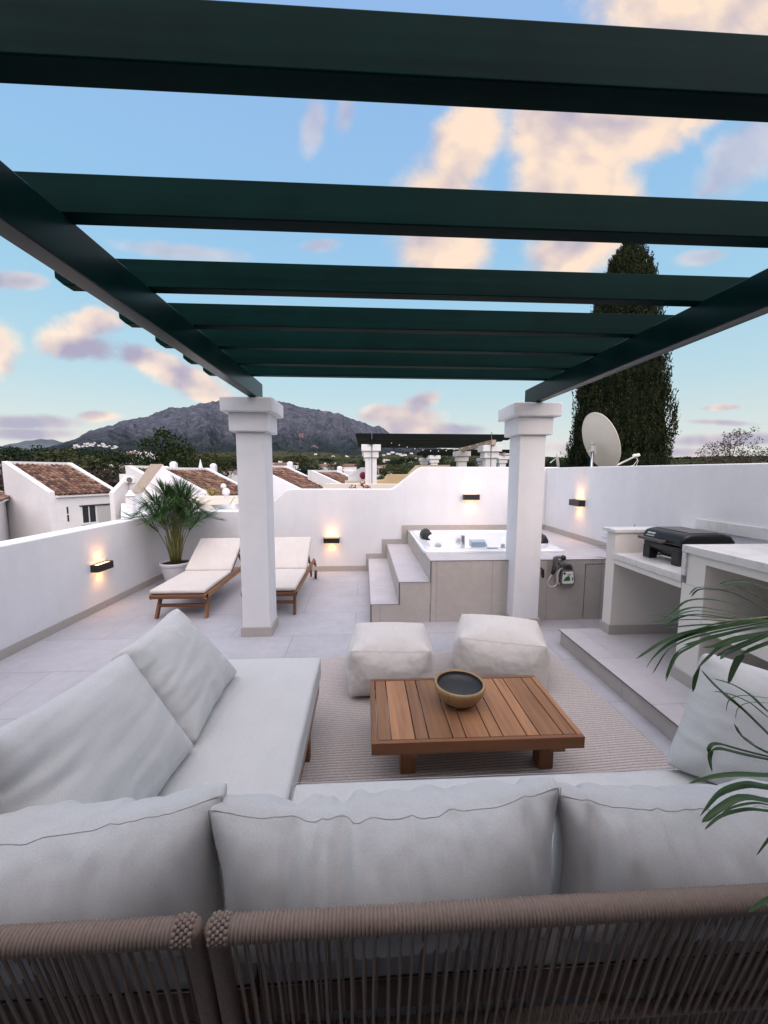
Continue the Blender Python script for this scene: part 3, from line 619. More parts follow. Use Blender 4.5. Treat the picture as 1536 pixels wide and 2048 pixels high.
# ------------------------------------------------------------------ soft cushions (a small cloth inflation, numpy)
def box_cloth(w, d, h, step, seed, press=1.0, iters=260, scale=1.0, relax=1.0, grav=0.0, foam=0.0):
    """box of cloth w x d x h, inflated; returns verts, quads, list of seam loops (vertex indices)"""
    nx, ny, nz = max(2, round(w/step)), max(2, round(d/step)), max(1, round(h/step))
    idx = {}; V = []; F = []
    def vid(i, j, k):
        if (i, j, k) not in idx:
            idx[(i, j, k)] = len(V); V.append(((i/nx-.5)*w, (j/ny-.5)*d, (k/nz-.5)*h))
        return idx[(i, j, k)]
    for i in range(nx):
        for j in range(ny):
            F.append((vid(i, j, nz), vid(i+1, j, nz), vid(i+1, j+1, nz), vid(i, j+1, nz)))
            F.append((vid(i, j+1, 0), vid(i+1, j+1, 0), vid(i+1, j, 0), vid(i, j, 0)))
    for i in range(nx):
        for k in range(nz):
            F.append((vid(i, 0, k), vid(i+1, 0, k), vid(i+1, 0, k+1), vid(i, 0, k+1)))
            F.append((vid(i+1, ny, k), vid(i, ny, k), vid(i, ny, k+1), vid(i+1, ny, k+1)))
    for j in range(ny):
        for k in range(nz):
            F.append((vid(0, j+1, k), vid(0, j, k), vid(0, j, k+1), vid(0, j+1, k+1)))
            F.append((vid(nx, j, k), vid(nx, j+1, k), vid(nx, j+1, k+1), vid(nx, j, k+1)))
    X = np.array(V); Fa = np.array(F)
    rng = np.random.RandomState(seed)
    E = set()
    for a, b, c, e in F:
        for p, q in ((a, b), (b, c), (c, e), (e, a), (a, c), (b, e)): E.add((min(p, q), max(p, q)))
    E = np.array(sorted(E)); rest = np.linalg.norm(X[E[:, 0]]-X[E[:, 1]], axis=1)*scale
    # slightly shorter threads along the seams gather the cloth there
    seam = set(); loops = []
    for k in (0, nz):
        lp = [idx[(i, 0, k)] for i in range(nx)]+[idx[(nx, j, k)] for j in range(ny)]+[idx[(i, ny, k)] for i in range(nx, 0, -1)]+[idx[(0, j, k)] for j in range(ny, 0, -1)]
        loops.append(lp); seam.update(lp)
    sm = np.zeros(len(X), bool); sm[list(seam)] = True
    both = sm[E[:, 0]] & sm[E[:, 1]]
    rest = rest*np.where(both, .986, 1+rng.uniform(-.012, .02, len(E)))
    X0 = X.copy(); ex = np.maximum(0, (1-(X0[:, 0]/(w/2))**2)*(1-(X0[:, 1]/(d/2))**2)); X0[:, 2] += np.sign(X0[:, 2])*ex**.35*min(.018, h*.12)
    X = X+rng.normal(0, step*.06, X.shape); P = X.copy(); n = len(X)
    cnt = np.bincount(E.ravel(), minlength=n)[:, None]+1e-9
    area0 = (w*d)
    for it in range(iters):
        A, B, C, D = X[Fa[:, 0]], X[Fa[:, 1]], X[Fa[:, 2]], X[Fa[:, 3]]
        fn = np.cross(C-A, D-B)*.5
        Nn = np.zeros_like(X)
        for q in range(4):
            for ax in range(3): Nn[:, ax] += np.bincount(Fa[:, q], weights=fn[:, ax], minlength=n)
        vel = (X-P)*.90; P = X.copy()
        ramp = min(1, it/60)
        X = X+vel+Nn/(step*step)*press*step*.004*ramp
        X[:, 2] -= grav
        if foam: X = X+(X0-X)*foam
        for _ in range(9):
            dlt = X[E[:, 1]]-X[E[:, 0]]; L_ = np.linalg.norm(dlt, axis=1)+1e-9
            c = (L_-rest)/L_; c = np.where(c > 0, c, c*.12)
            cor = dlt*(c*.5)[:, None]
            for ax in range(3):
                X[:, ax] += (np.bincount(E[:, 0], weights=cor[:, ax], minlength=n)-np.bincount(E[:, 1], weights=cor[:, ax], minlength=n))/cnt[:, 0]*2.4
    X -= X.mean(0)
    return X, F, loops
CACHE = {}
def cushion(name, label, dims, loc, rot, m, seed=1, press=1.0, group=None, step=.02, deform=None, piping=(0, 1), cat='cushion', iters=200, grav=0.0, scale=1.0, foam=0.0):
    X, F, loops = box_cloth(*dims, step, seed, press, iters, scale=scale, grav=grav, foam=foam)
    if deform is not None: X = deform(X)
    o = MB(); o.v = [tuple(p) for p in X]; o.f = F
    ob = o.build(name, m, None, smooth=True, subsurf=1)
    ob.location = loc; ob.rotation_euler = rot
    tag(ob, label, cat, group)
    if piping is not None:
        for k in piping:
            lp = loops[k]; pts = [Vector(X[i]) for i in lp]
            # push the seam just proud of the cloth
            c = Vector((0, 0, 0)); pts = [p+(p-c).normalized()*.0008 for p in pts]; pts.append(pts[0])
            mp = MB(); mp.tube(pts, .0011, 5, cap=False)
            po = mp.build('piping', piping_m, None, smooth=True); po.parent = ob
    return ob

# ------------------------------------------------------------------ rope sofa
def rope_rail(root, a, b, r=.0215, pitch=.0086, name='top_rail'):
    """tube wrapped in rope: ridged along its length"""
    a, b = Vector(a), Vector(b); L_ = (b-a).length; d = (b-a).normalized()
    u = d.orthogonal().normalized(); w = d.cross(u); n = int(L_/pitch); seg = 14
    m = MB(); vs = []; prof = [(0, r-.0012), (.2, r+.0024), (.5, r+.0038), (.8, r+.0024)]
    cnt = 0; rr = random.Random(3)
    for i in range(n):
        j = rr.uniform(-.0004, .0004)
        for f, rad in prof:
            cnt += 1
            for k in range(seg):
                an = 2*PI*k/seg; sk = .0*pitch*math.cos(an)
                vs.append(a+d*((i+f)*pitch+sk)+(u*math.cos(an)+w*math.sin(an))*(rad+j))
    m.add(vs, [(i*seg+k, i*seg+(k+1) % seg, (i+1)*seg+(k+1) % seg, (i+1)*seg+k) for i in range(cnt-1) for k in range(seg)])
    return m.build(name, rope_m, root, smooth=True)
def rope_web(root, a0, b0, a1, b1, spacing=.0262, off=Vector((0, .016, 0)), name='rope_webbing', r=.0036):
    """ropes from the top line a0-b0 to the low line a1-b1, in a front and a back layer"""
    a0, b0, a1, b1 = map(Vector, (a0, b0, a1, b1)); n = int((b0-a0).length/spacing)
    m = MB(); rr = random.Random(5)
    for i in range(n):
        for lay in (0, 1):
            t_ = (i+.5+(.14 if lay else 0)+rr.uniform(-.05, .05))/n; t2 = t_+rr.uniform(-.002, .002)
            p = a0.lerp(b0, t_)+off*(lay*2-1); q = a1.lerp(b1, t2)+off*(lay*2-1)*.9
            mid = (p+q)/2+Vector((rr.uniform(-.002, .002), 0, 0)); m.tube([p, p.lerp(q, .5)*.0+mid, q], r, 6, cap=False)
    return m.build(name, rope_m, root, smooth=True)
YT, ZT = .716, .655; YL, ZL = .793, .262; YG, ZG2 = .82, .06
def module(xa, xb, name, label):
    t = thing(name, label, 'sofa', ((xa+xb)/2, 1.0, 0))
    rope_rail(t, (xa+.03, YT, ZT), (xb-.03, YT, ZT))
    rope_rail(t, (xa+.03, YL, ZL), (xb-.03, YL, ZL), r=.012, name='lower_rail')
    rope_web(t, (xa+.05, YT, ZT-.01), (xb-.05, YT, ZT-.01), (xa+.05, YL, ZL), (xb-.05, YL, ZL))
    rope_web(t, (xa+.05, YL, ZL), (xb-.05, YL, ZL), (xa+.05, YG, ZG2+.02), (xb-.05, YG, ZG2+.02), off=Vector((0, .008, 0)), name='lower_rope_webbing')
    for x in (xa+.021, xb-.021):
        m = MB(); m.tube([(x, YG+.004, .0), (x, YL, ZL), (x, YT+.008, ZT-.02), (x+(.004 if x > 0 else 0), YT, ZT+.004)], [.019, .020, .021, .021], 16)
        m.sphere((x, YT, ZT+.004), .0218, 16, 10); m.build('post', rope_skin, t, smooth=True)
        # woven corner knot
        rr = random.Random(int(x*100)); m = MB()
        sgn = 1 if x < (xa+xb)/2 else -1
        for i in range(5):
            for k in range(7):
                an = -.6+k*.42+(.2 if i % 2 else 0); xx = x+sgn*(-.004+.0078*i)
                m.sphere((xx, YT-.0235*math.cos(an), ZT+.003+.0235*math.sin(an)), .0050, 8, 6, (1.0, 1.0, 1.0))
        m.build('corner_weave', rope_m, t, smooth=True)
    return t
XS = -.335
sl = module(-2.0, XS-.003, 'rope_sofa_corner_section', 'left sofa section with taupe rope back and long chaise seat')
sr = module(XS+.003, 1.72, 'rope_sofa_section', 'right sofa section with taupe rope back and wood seat base')
# wooden seat frames
def seat_frame(root, x0, x1, y0, y1, z=.262, legs=()):
    m = MB()
    for xa in (x0, x1-.035): m = MB(); m.box(xa, xa+.035, y0, y1, z-.06, z+.03); m.build('side_rail', wood_y, root, bevel=.003)
    for ya in (y0, y1-.035): m = MB(); m.box(x0+.036, x1-.036, ya, ya+.035, z-.06, z+.03); m.build('end_rail', rope_skin if ya == y0 else wood_x, root, bevel=.003)
    m = MB(); n = int((y1-y0)/.09)
    for i in range(n): m.box(x0+.036, x1-.036, y0+.05+i*.09, y0+.11+i*.09, z+.0, z+.018)
    m.build('seat_slats', wood_x, root)
    for (x, y) in legs:
        m = MB(); m.prism([(x-.025, y-.025, z-.061), (x+.025, y-.025, z-.061), (x+.025, y+.025, z-.061), (x-.025, y+.025, z-.061)], (0, 0, -(z-.061))); m.build('leg', wood_z, root, bevel=.003)
seat_frame(sl, -1.24, -.292, .86, 2.33, legs=[(-.33, 2.0), (-.33, 1.05), (-1.2, 2.2), (-1.2, .95)])
seat_frame(sr, -.272, 1.66, .86, 1.31, legs=[(-.2, 1.22), (.7, 1.22), (1.6, 1.22), (-.2, .92), (.7, .92), (1.6, .92)])
# left low rope arm behind the leaning pillows
rope_rail(sl, (-1.27, .76, .52), (-1.27, 1.75, .52), r=.022, name='side_rail_rope')
m = MB(); m.tube([(-1.27, 1.76, .0), (-1.27, 1.76, .53)], .022, 12); m.build('post', rope_skin, sl, smooth=True)
# seat cushions
def sag_noise(amp, sx, seed):
    rng = np.random.RandomState(seed); ph = rng.uniform(0, 6.28, (6, 2)); fr = rng.uniform(2, 9, (6, 2))
    def f(X):
        for (a, b), (p, q) in zip(ph, fr): X[:, 2] += amp*np.sin(X[:, 0]*p+a)*np.sin(X[:, 1]*q+b)*.4
        return X
    return f
def wrinkles_edge(X):
    # short gathers along the right hand edge of the long seat
    x, y, z = X[:, 0], X[:, 1], X[:, 2]; e = np.clip((x-x.max()+.16)/.16, 0, 1)
    rng = np.random.RandomState(4)
    for yc in (-.42, -.30, -.24, -.17, -.02, .12, .33):
        w = .012; g = np.exp(-((y-yc-.02*e)/w)**2)*np.sin(np.clip(e, 0, 1)*PI)**1.2
        X[:, 2] -= g*.005*np.where(z > 0, 1, 0)
    return X
cushion('seat_cushion', 'long pale linen chaise cushion at the left of the sofa corner', (.95, 1.50, .125), (-.755, 1.605, .362), (0, 0, 0), linen, 3, .09, 'seat cushions of the sofa', .026, wrinkles_edge, iters=120, foam=.12)
cushion('seat_cushion', 'pale linen bench cushion running right behind the coffee table', (1.92, .50, .125), (.692, 1.105, .362), (0, 0, 0), linen, 5, .09, 'seat cushions of the sofa', .026, None, iters=120, foam=.12)

# back cushions along the rope back
def back_deform(seed, slump=.02, ear=None):
    def f(X):
        rng = np.random.RandomState(seed)
        w = X[:, 0].max()-X[:, 0].min(); h = X[:, 1].max()-X[:, 1].min()
        u = X[:, 0]/w*2; v = X[:, 1]/h*2     # y local = height
        X[:, 1] -= slump*(1-u*u)*np.clip(v, 0, 1)
        # soft folds falling from the top seam
        for k in range(34):
            c = rng.uniform(-.95, .95); ww = rng.uniform(.009, .024); ln = rng.uniform(.3, 1.3); a = rng.uniform(-.015, .010)
            g = np.exp(-(((X[:, 0]-c*w/2)+.10*(v-1)*h/2*rng.uniform(-1, 1))/ww)**2)*np.exp(-((1-v)/ln)**2)
            X[:, 2] += np.sign(X[:, 2])*1.7*a*g*np.clip(1.02-v, 0, .25)*4*np.clip(np.abs(X[:, 2])/.04, 0, 1)
        # the upper edge leans
        X[:, 2] += -.015*v
        return X
    return f
TILT = R(90+4)
def bc(label, cx, cy, cz, w, h, d, seed, roll=0, yaw=0, slump=.015):
    o = cushion('back_cushion', label, (w, h, d), (cx, cy, cz), (0, 0, 0), linen, seed, .42, 'large back cushions', .0135, back_deform(seed, slump), iters=230, piping=(1,))
    # local y -> up (leaning towards the viewer at the top), local z -> towards the viewer
    o.rotation_euler = (Matrix.Rotation(yaw, 4, 'Z') @ Matrix.Rotation(TILT, 4, 'X') @ Matrix.Rotation(roll, 4, 'Z')).to_euler()
    return o
bc('pale linen back cushion at the lower left corner with a folded tip', -.80, .890, .580, .93, .43, .045, 21, roll=R(2), yaw=R(3))
bc('pale linen back cushion in the middle of the sofa back', .062, .890, .59, .90, .43, .045, 22, roll=R(1.5))
bc('pale linen back cushion at the lower right under the palm leaves', .925, .892, .57, .90, .43, .045, 23, roll=R(-1))

# throw pillows leaning on the left arm and a big one on the right
def lean(label, P0, P1, P2, P3, d, seed, press=1.0, group='loose linen pillows'):
    """square pillow stood on the seat: P0,P1 = lower corners, P2,P3 = upper corners (above P1,P0)"""
    P0, P1, P2, P3 = map(Vector, (P0, P1, P2, P3))
    c = (P0+P1+P2+P3)/4; ux = ((P1-P0)+(P2-P3))/2; uy = ((P3-P0)+(P2-P1))/2
    w, h = ux.length, uy.length; ex = ux.normalized(); ez = ex.cross(uy).normalized(); ey = ez.cross(ex)
    def f(X):
        u = X[:, 0]/w+.5; v = X[:, 1]/h+.5; off = X[:, 2].copy()
        out = np.zeros_like(X)
        q = [np.array(p-c) for p in (P0, P1, P2, P3)]
        S = ((1-u)*(1-v))[:, None]*q[0]+(u*(1-v))[:, None]*q[1]+(u*v)[:, None]*q[2]+((1-u)*v)[:, None]*q[3]
        rng = np.random.RandomState(seed)
        for k in range(26):
            cc = rng.uniform(.1, .9); e_ = k % 3; tt = (v if e_ == 0 else (1-v if e_ == 1 else u)); ss = (u if e_ < 2 else v); g = np.exp(-((ss-cc+(tt-.5)*rng.uniform(-.3, .3))/.03)**2)*np.exp(-(tt/.28)**2); off += np.sign(off)*g*rng.uniform(-.014, .006)
        return S+off[:, None]*np.array(ez)
    o = cushion('throw_pillow', label, (w, h, d), c, (0, 0, 0), linen, seed, press*.11, group, .0165, f, piping=(), iters=200)
    return o
P = at
lean('pale linen pillow leaning at the far end of the left armrest', (-.735, 1.54, .445), (-.75, 2.12, .445), (-1.03, 2.04, .86), (-1.03, 1.56, .845), .07, 31, 1.3)
lean('large pale linen pillow leaning nearest on the left armrest', (-.76, .93, .445), (-.735, 1.52, .445), (-1.02, 1.58, .83), (-1.05, .98, .875), .08, 32, 1.3)
lean('cream linen pillow leaning at the right end of the bench', (1.52, 1.02, .445), (1.20, 1.36, .445), (1.37, 1.42, .875), (1.72, 1.06, .86), .08, 33, 1.2)

# ------------------------------------------------------------------ poufs
def pouf(label, loc, rz, seed, dims=(.56, .56, .40)):
    def f(X):
        X[:, 2] = np.maximum(X[:, 2], X[:, 2].min()+.045)
        h = X[:, 2].max()-X[:, 2].min(); v = (X[:, 2]-X[:, 2].min())/h
        X[:, 0] *= 1+.03*(1-v); X[:, 1] *= 1+.03*(1-v)
        rng = np.random.RandomState(seed)
        r = np.hypot(X[:, 0], X[:, 1])
        for k in range(10):
            a = rng.uniform(0, 6.28); g = np.exp(-((np.angle(np.exp(1j*(np.arctan2(X[:, 1], X[:, 0])-a))))/.06)**2)
            X[:, 0] *= 1+g*rng.uniform(-.02, .01); X[:, 1] *= 1+g*rng.uniform(-.02, .01)
        X[:, 2] -= X[:, 2].min(); return X
    return cushion('pouf', label, dims, loc, (0, 0, rz), pouf_m, seed, .30, 'square floor poufs', .021, f, piping=(0, 1), iters=190, foam=.0)
pouf('cream canvas floor pouf on the left behind the coffee table', (.19, 2.76, .012), R(-3), 41, (.56, .50, .33))
pouf('cream canvas floor pouf on the right turned at an angle', (1.06, 2.85, .012), R(-17), 42, (.62, .50, .33))

# ------------------------------------------------------------------ rug
def rug():
    x0, x1, ya, yb = -.62, 1.715, 1.0, 3.17
    rows = int((yb-ya)/.0195); m = MB(); nx = 150; vs = []; cnt = 0
    rr = random.Random(2); ph = [rr.uniform(0, 6.28) for _ in range(8)]
    for r_ in range(rows):
        for f, h in ((0, .003), (.25, .009), (.5, .0118), (.75, .009)):
            cnt += 1
            for i in range(nx+1):
                x = x0+(x1-x0)*i/nx; y = ya+(r_+f)*.0195
                wob = .004*math.sin(x*3+ph[0]+y*2)+.003*math.sin(x*7+ph[1]-y*5)
                sk = (x-x0)*.075*0
                ex = rr.uniform(-.004, .004) if i in (0, nx) else 0
                vs.append((x+ex+(y-ya)*-.03, y+wob+sk+(x-x0)*.04, h*(.93+.07*math.sin(x*190+r_*2.1))+.001))
    m.add(vs, [(j*(nx+1)+i, j*(nx+1)+i+1, (j+1)*(nx+1)+i+1, (j+1)*(nx+1)+i) for j in range(cnt-1) for i in range(nx)])
    mt = bpy.data.materials.new('rug_weave'); mt.use_nodes = True; t = mt.node_tree; L = t.links; b = t.nodes['Principled BSDF']
    g = N(t, 'ShaderNodeNewGeometry'); sp = N(t, 'ShaderNodeSeparateXYZ'); L.new(g.outputs['Position'], sp.inputs[0])
    tc = N(t, 'ShaderNodeTexCoord'); n = N(t, 'ShaderNodeTexNoise'); n.inputs['Scale'].default_value = 160; L.new(tc.outputs['Object'], n.inputs['Vector'])
    mr = N(t, 'ShaderNodeMapRange'); L.new(sp.outputs[2], mr.inputs[0]); mr.inputs['From Min'].default_value = .004; mr.inputs['From Max'].default_value = .0095
    c = mixc(t, mr.outputs[0], (.20, .168, .158), (.50, .46, .44)); 
    vm = N(t, 'ShaderNodeVectorMath', operation='SCALE'); L.new(c, vm.inputs[0]); L.new(math_(t, 'ADD', math_(t, 'MULTIPLY', n.outputs['Fac'], .7), .65), vm.inputs['Scale'])
    L.new(vm.outputs[0], b.inputs['Base Color']); b.inputs['Roughness'].default_value = 1
    o = m.build('rug', mt, None, smooth=True); tag(o, 'flat woven rug with beige and grey ribs under the coffee table', 'rug')
rug()

# ------------------------------------------------------------------ coffee table
t = thing('coffee_table', 'low slatted brown wood coffee table on the striped rug', 'coffee table', (.56, 2.0, .012))
tx0, tx1, ty0, ty1, tz = .03, 1.085, 1.712, 2.29, .302
for ya in (ty0, ty1-.022): m = MB(); m.box(tx0, tx1, ya, ya+.022, tz-.062, tz); m.build('end_frame', wood_x, t, bevel=.003)
for xa in (tx0, tx1-.028): m = MB(); m.box(xa, xa+.028, ty0+.0225, ty1-.0225, tz-.062, tz); m.build('side_frame', wood_y, t, bevel=.003)
ws = [.062, .115, .062, .115, .062, .115, .062, .115, .062, .115, .062]; gap = .0055
tot = sum(ws)+gap*(len(ws)+1); k = (tx1-tx0-.056-gap*(len(ws)+1))/sum(ws); x = tx0+.028+gap
for w_ in ws:
    m = MB(); m.box(x, x+w_*k, ty0+.026, ty1-.026, tz-.022, tz-.001); m.build('plank', wood_y, t, bevel=.002); x += w_*k+gap
for (xa, xb) in ((.185, .265), (.93, 1.01)):
    for (ya, yb) in ((1.86, 1.94), (2.12, 2.20)):
        m = MB(); m.box(xa, xb, ya, yb, .012, tz-.0625); m.build('leg', wood_z, t, bevel=.003)
    m = MB(); m.box(xa+.005, xb-.005, 1.74, 2.26, tz-.10, tz-.0235); m.build('cross_rail', wood_y, t, bevel=.003)
# bowl
t = thing('wooden_bowl', 'round wooden bowl with dark inside on the coffee table', 'bowl', (.532, 1.965+.055, tz))
c = (.532, 2.02, tz)
m = MB(); m.lathe([(.0, .001), (.062, .001), (.068, .008), (.105, .035), (.133, .075), (.142, .108), (.141, .120), (.136, .125), (.130, .124), (.1265, .118)], 56, c); m.build('bowl_shell', bowl_m, t, smooth=True)
m = MB(); m.lathe([(.1270, .1175), (.124, .105), (.118, .094), (.06, .088), (.0, .087)], 56, c); m.build('dark_filling', bowl_in, t, smooth=True)
m = MB(); m.lathe([(.0, .0002), (.058, .0002), (.070, .0085), (.083, .0155), (.0835, .0165), (.080, .0175)], 48, c); m.build('blackened_base', bowl_in, t, smooth=True)

# ------------------------------------------------------------------ sun loungers
def lounger(loc, label):
    t = thing('sun_lounger', label, 'sun lounger', loc, 0, 'wooden sun loungers')
    W = .30; L1 = .80; L2 = 1.50; zt = .29
    b = dict(world=False)
    for s_ in (-1, 1):
        m = MB(); m.prism([(s_*W-.014*(1+s_)+.0, -.03, zt-.062), (s_*W-.014*(1+s_), L2+.08, zt-.062), (s_*W-.014*(1+s_), L2+.08, zt), (s_*W-.014*(1+s_), -.03, zt)], (.028, 0, 0)); m.build('side_rail', wood_y, t, bevel=.006, **b)
    m = MB(); m.tube([(-W+.0, -.005, zt-.03), (W-.0, -.005, zt-.03)], .030, 12); m.build('front_rail', wood_x, t, bevel=.004, **b)
    m = MB()
    for i in range(10): m.box(-W+.03, W-.03, .06+i*.075, .115+i*.075, zt-.018, zt-.002)
    m.build('seat_slats', wood_x, t, bevel=.002, **b)
    for s_ in (-1, 1):
        m = MB(); x0 = s_*(W-.045)
        m.bar((x0-s_*.0, .13, zt-.05), (x0+s_*.012, .03, .0), .028, .05, (0, 1, 0)); m.build('leg', wood_z, t, bevel=.004, **b)
        m = MB(); m.bar((x0, L2-.12, zt-.05), (x0, L2-.02, .045), .028, .05, (0, 1, 0)); m.build('leg', wood_z, t, bevel=.004, **b)
        m = MB(); m.tube([(s_*(W+.005), L2-.01, .065), (s_*(W+.035), L2-.01, .065)], .065, 24); m.build('wheel', blackplastic if s_ > 0 else blackplastic, t, bevel=.006, **b)
        m = MB(); m.bar((s_*(W+.005), L2-.02, zt-.02), (s_*(W+.012), L2+.04, zt-.10), .03, .05, (0, 1, 0)); m.build('handle_bracket', wood_z, t, bevel=.004, **b)
    m = MB(); m.box(-W+.05, W-.05, .06, .085, .115, .15); m.build('stretcher', wood_x, t, bevel=.004, **b)
    # raised backrest
    ang = R(32); ca, sa = math.cos(ang), math.sin(ang); bl = .60
    def bp(u, x, o=0): return Vector((x, L1+u*ca-o*sa, zt+.0+u*sa+o*ca))
    for s_ in (-1, 1):
        m = MB(); m.bar(bp(0, s_*(W-.03)), bp(bl, s_*(W-.03)), .026, .045, (0, -sa, ca)); m.build('backrest_stile', wood_y, t, bevel=.004, **b)
        m = MB(); m.bar(bp(bl*.72, s_*(W-.055)), (s_*(W-.055), L1+.42+.18, zt-.03), .018, .03, (1, 0, 0)); m.build('backrest_prop', wood_z, t, bevel=.003, **b)
    m = MB()
    for i in range(7): 
        a_ = bp(.05+i*.085, 0); m.obox(a_, Vector((W-.045, 0, 0)), Vector((0, ca, sa))*.026, Vector((0, -sa, ca))*.007)
    m.build('backrest_slats', wood_x, t, **b)
    def pad(L_, fn, seed):
        X, F, lo = box_cloth(2*W-.01, L_, .042, .03, seed, .04, 100, foam=.2)
        o = MB(); o.v = [tuple(fn(*p)) for p in X]; o.f = F; 
        return o.build('mattress', mattress_m, t, smooth=True, subsurf=1, world=False)
    pad(L1+.03, lambda x, y, z: (x, y+(L1)/2-.025, zt+.027+z), 51)
    pad(bl+.02, lambda x, y, z: tuple(bp(y+bl/2+.015, x, .045+z)), 52)
    return t
l1 = lounger((-2.005, 4.13, 0), 'wooden sun lounger with ecru cushion beside the potted palm')
l2 = copy_tree(l1); place(l2, (-1.055, 4.18, 0)); l2['label'] = 'wooden sun lounger with ecru cushion partly hidden behind the left pillar'

# ------------------------------------------------------------------ palms
def frond_mb(mb_leaf, mb_stem, pts, nl, ll, w, rng, r0=.006, start=.25, droop=.16, spread=1.0):
    """pinnate frond: rachis through pts; nl leaflets a side of length ll"""
    pts = [Vector(p) for p in pts]
    # resample
    def pos(t):
        s = t*(len(pts)-1); i = min(int(s), len(pts)-2); return pts[i].lerp(pts[i+1], s-i)
    mb_stem.tube([pos(i/12) for i in range(13)], [r0*(1-.8*i/12) for i in range(13)], 5)
    for i in range(nl):
        t = start+(1-start)*(i+.5)/nl; p = pos(t); d = (pos(min(1, t+.03))-pos(max(0, t-.03))).normalized()
        sd = d.cross(Vector((0, 0, 1))); sd = sd.normalized() if sd.length > .05 else Vector((1, 0, 0)); up = sd.cross(d)
        L_ = ll*(math.sin(PI*min(1, (.16+.80*(t-start)/(1-start))))**.55)*rng.uniform(.85, 1.1)
        for s_ in (-1, 1):
            a = R(52-30*(t-start)/(1-start)); dirn = (d*math.cos(a)+sd*s_*math.sin(a)*spread+up*rng.uniform(.12, .35)).normalized()
            g = Vector((0, 0, -1)); q = [p]; cur = p.copy(); dd = dirn.copy()
            for k in range(5): cur = cur+dd*L_/5; q.append(cur.copy()); dd = (dd+g*droop*(.28+.1*k)*rng.uniform(.7, 1.2)).normalized()
            mb_leaf.blade(q, w*rng.uniform(.8, 1.1), fold=.3)
def palm_plant(name, label, loc, potr, poth, nf, H, seed, cat='potted palm', lean_out=1.0, ll=.24, w=.017):
    rng = random.Random(seed); t = thing(name, label, cat, loc); x, y, z = loc
    m = MB(); r = potr; h = poth
    m.lathe([(0, .004), (r*.66, .004), (r*.70, .012), (r*.92, h*.80), (r*.94, h*.84), (r*1.0, h*.86), (r*1.02, h*.97), (r*1.0, h), (r*.95, h), (r*.93, h*.9)], 40, loc); m.build('pot', pot_m, t, smooth=True)
    m = MB(); m.lathe([(r*.935, h*.905), (r*.5, h*.92), (0, h*.93)], 30, loc); m.build('soil', soil_m, t, smooth=True)
    for i in range(nf):
        a = i*2.399+rng.uniform(-.3, .3); ring_ = (i/nf); out = (.15+.85*ring_)*lean_out
        b0 = Vector((x+math.cos(a)*r*.35*rng.random(), y+math.sin(a)*r*.35*rng.random(), z+h*.88))
        Hh = H*(1.0-.42*ring_)*rng.uniform(.9, 1.05); o = Vector((math.cos(a), math.sin(a), 0))
        p = [b0, b0+o*.05*out+Vector((0, 0, Hh*.35)), b0+o*.14*out+Vector((0, 0, Hh*.66)), b0+o*.30*out+Vector((0, 0, Hh*.90)), b0+o*.46*out+Vector((0, 0, Hh*.97)), b0+o*.60*out+Vector((0, 0, Hh*.90))]
        ml, ms = MB(), MB(); frond_mb(ml, ms, p, 30, ll, w, rng, r0=.007, start=.40)
        s = ms.build('stem', palm_stem, t, smooth=True); f = ml.build('frond', palm_m, t, smooth=True)
    for i in range(12):
        a = rng.uniform(0, 6.28); m = MB(); b0 = Vector((x+math.cos(a)*r*.3, y+math.sin(a)*r*.3, z+h*.88)); o = Vector((math.cos(a), math.sin(a), 0))
        m.tube([b0, b0+o*.02+Vector((0, 0, .18)), b0+o*.06+Vector((0, 0, rng.uniform(.3, .45)))], [.011, .009, .005], 6); m.build('cane', palm_stem, t, smooth=True)
    return t
palm_plant('potted_palm', 'bushy areca palm in a white pot in the terrace corner', (-2.69, 5.52, 0), .215, .32, 34, 1.12, 11, lean_out=1.0, ll=.30, w=.0105)

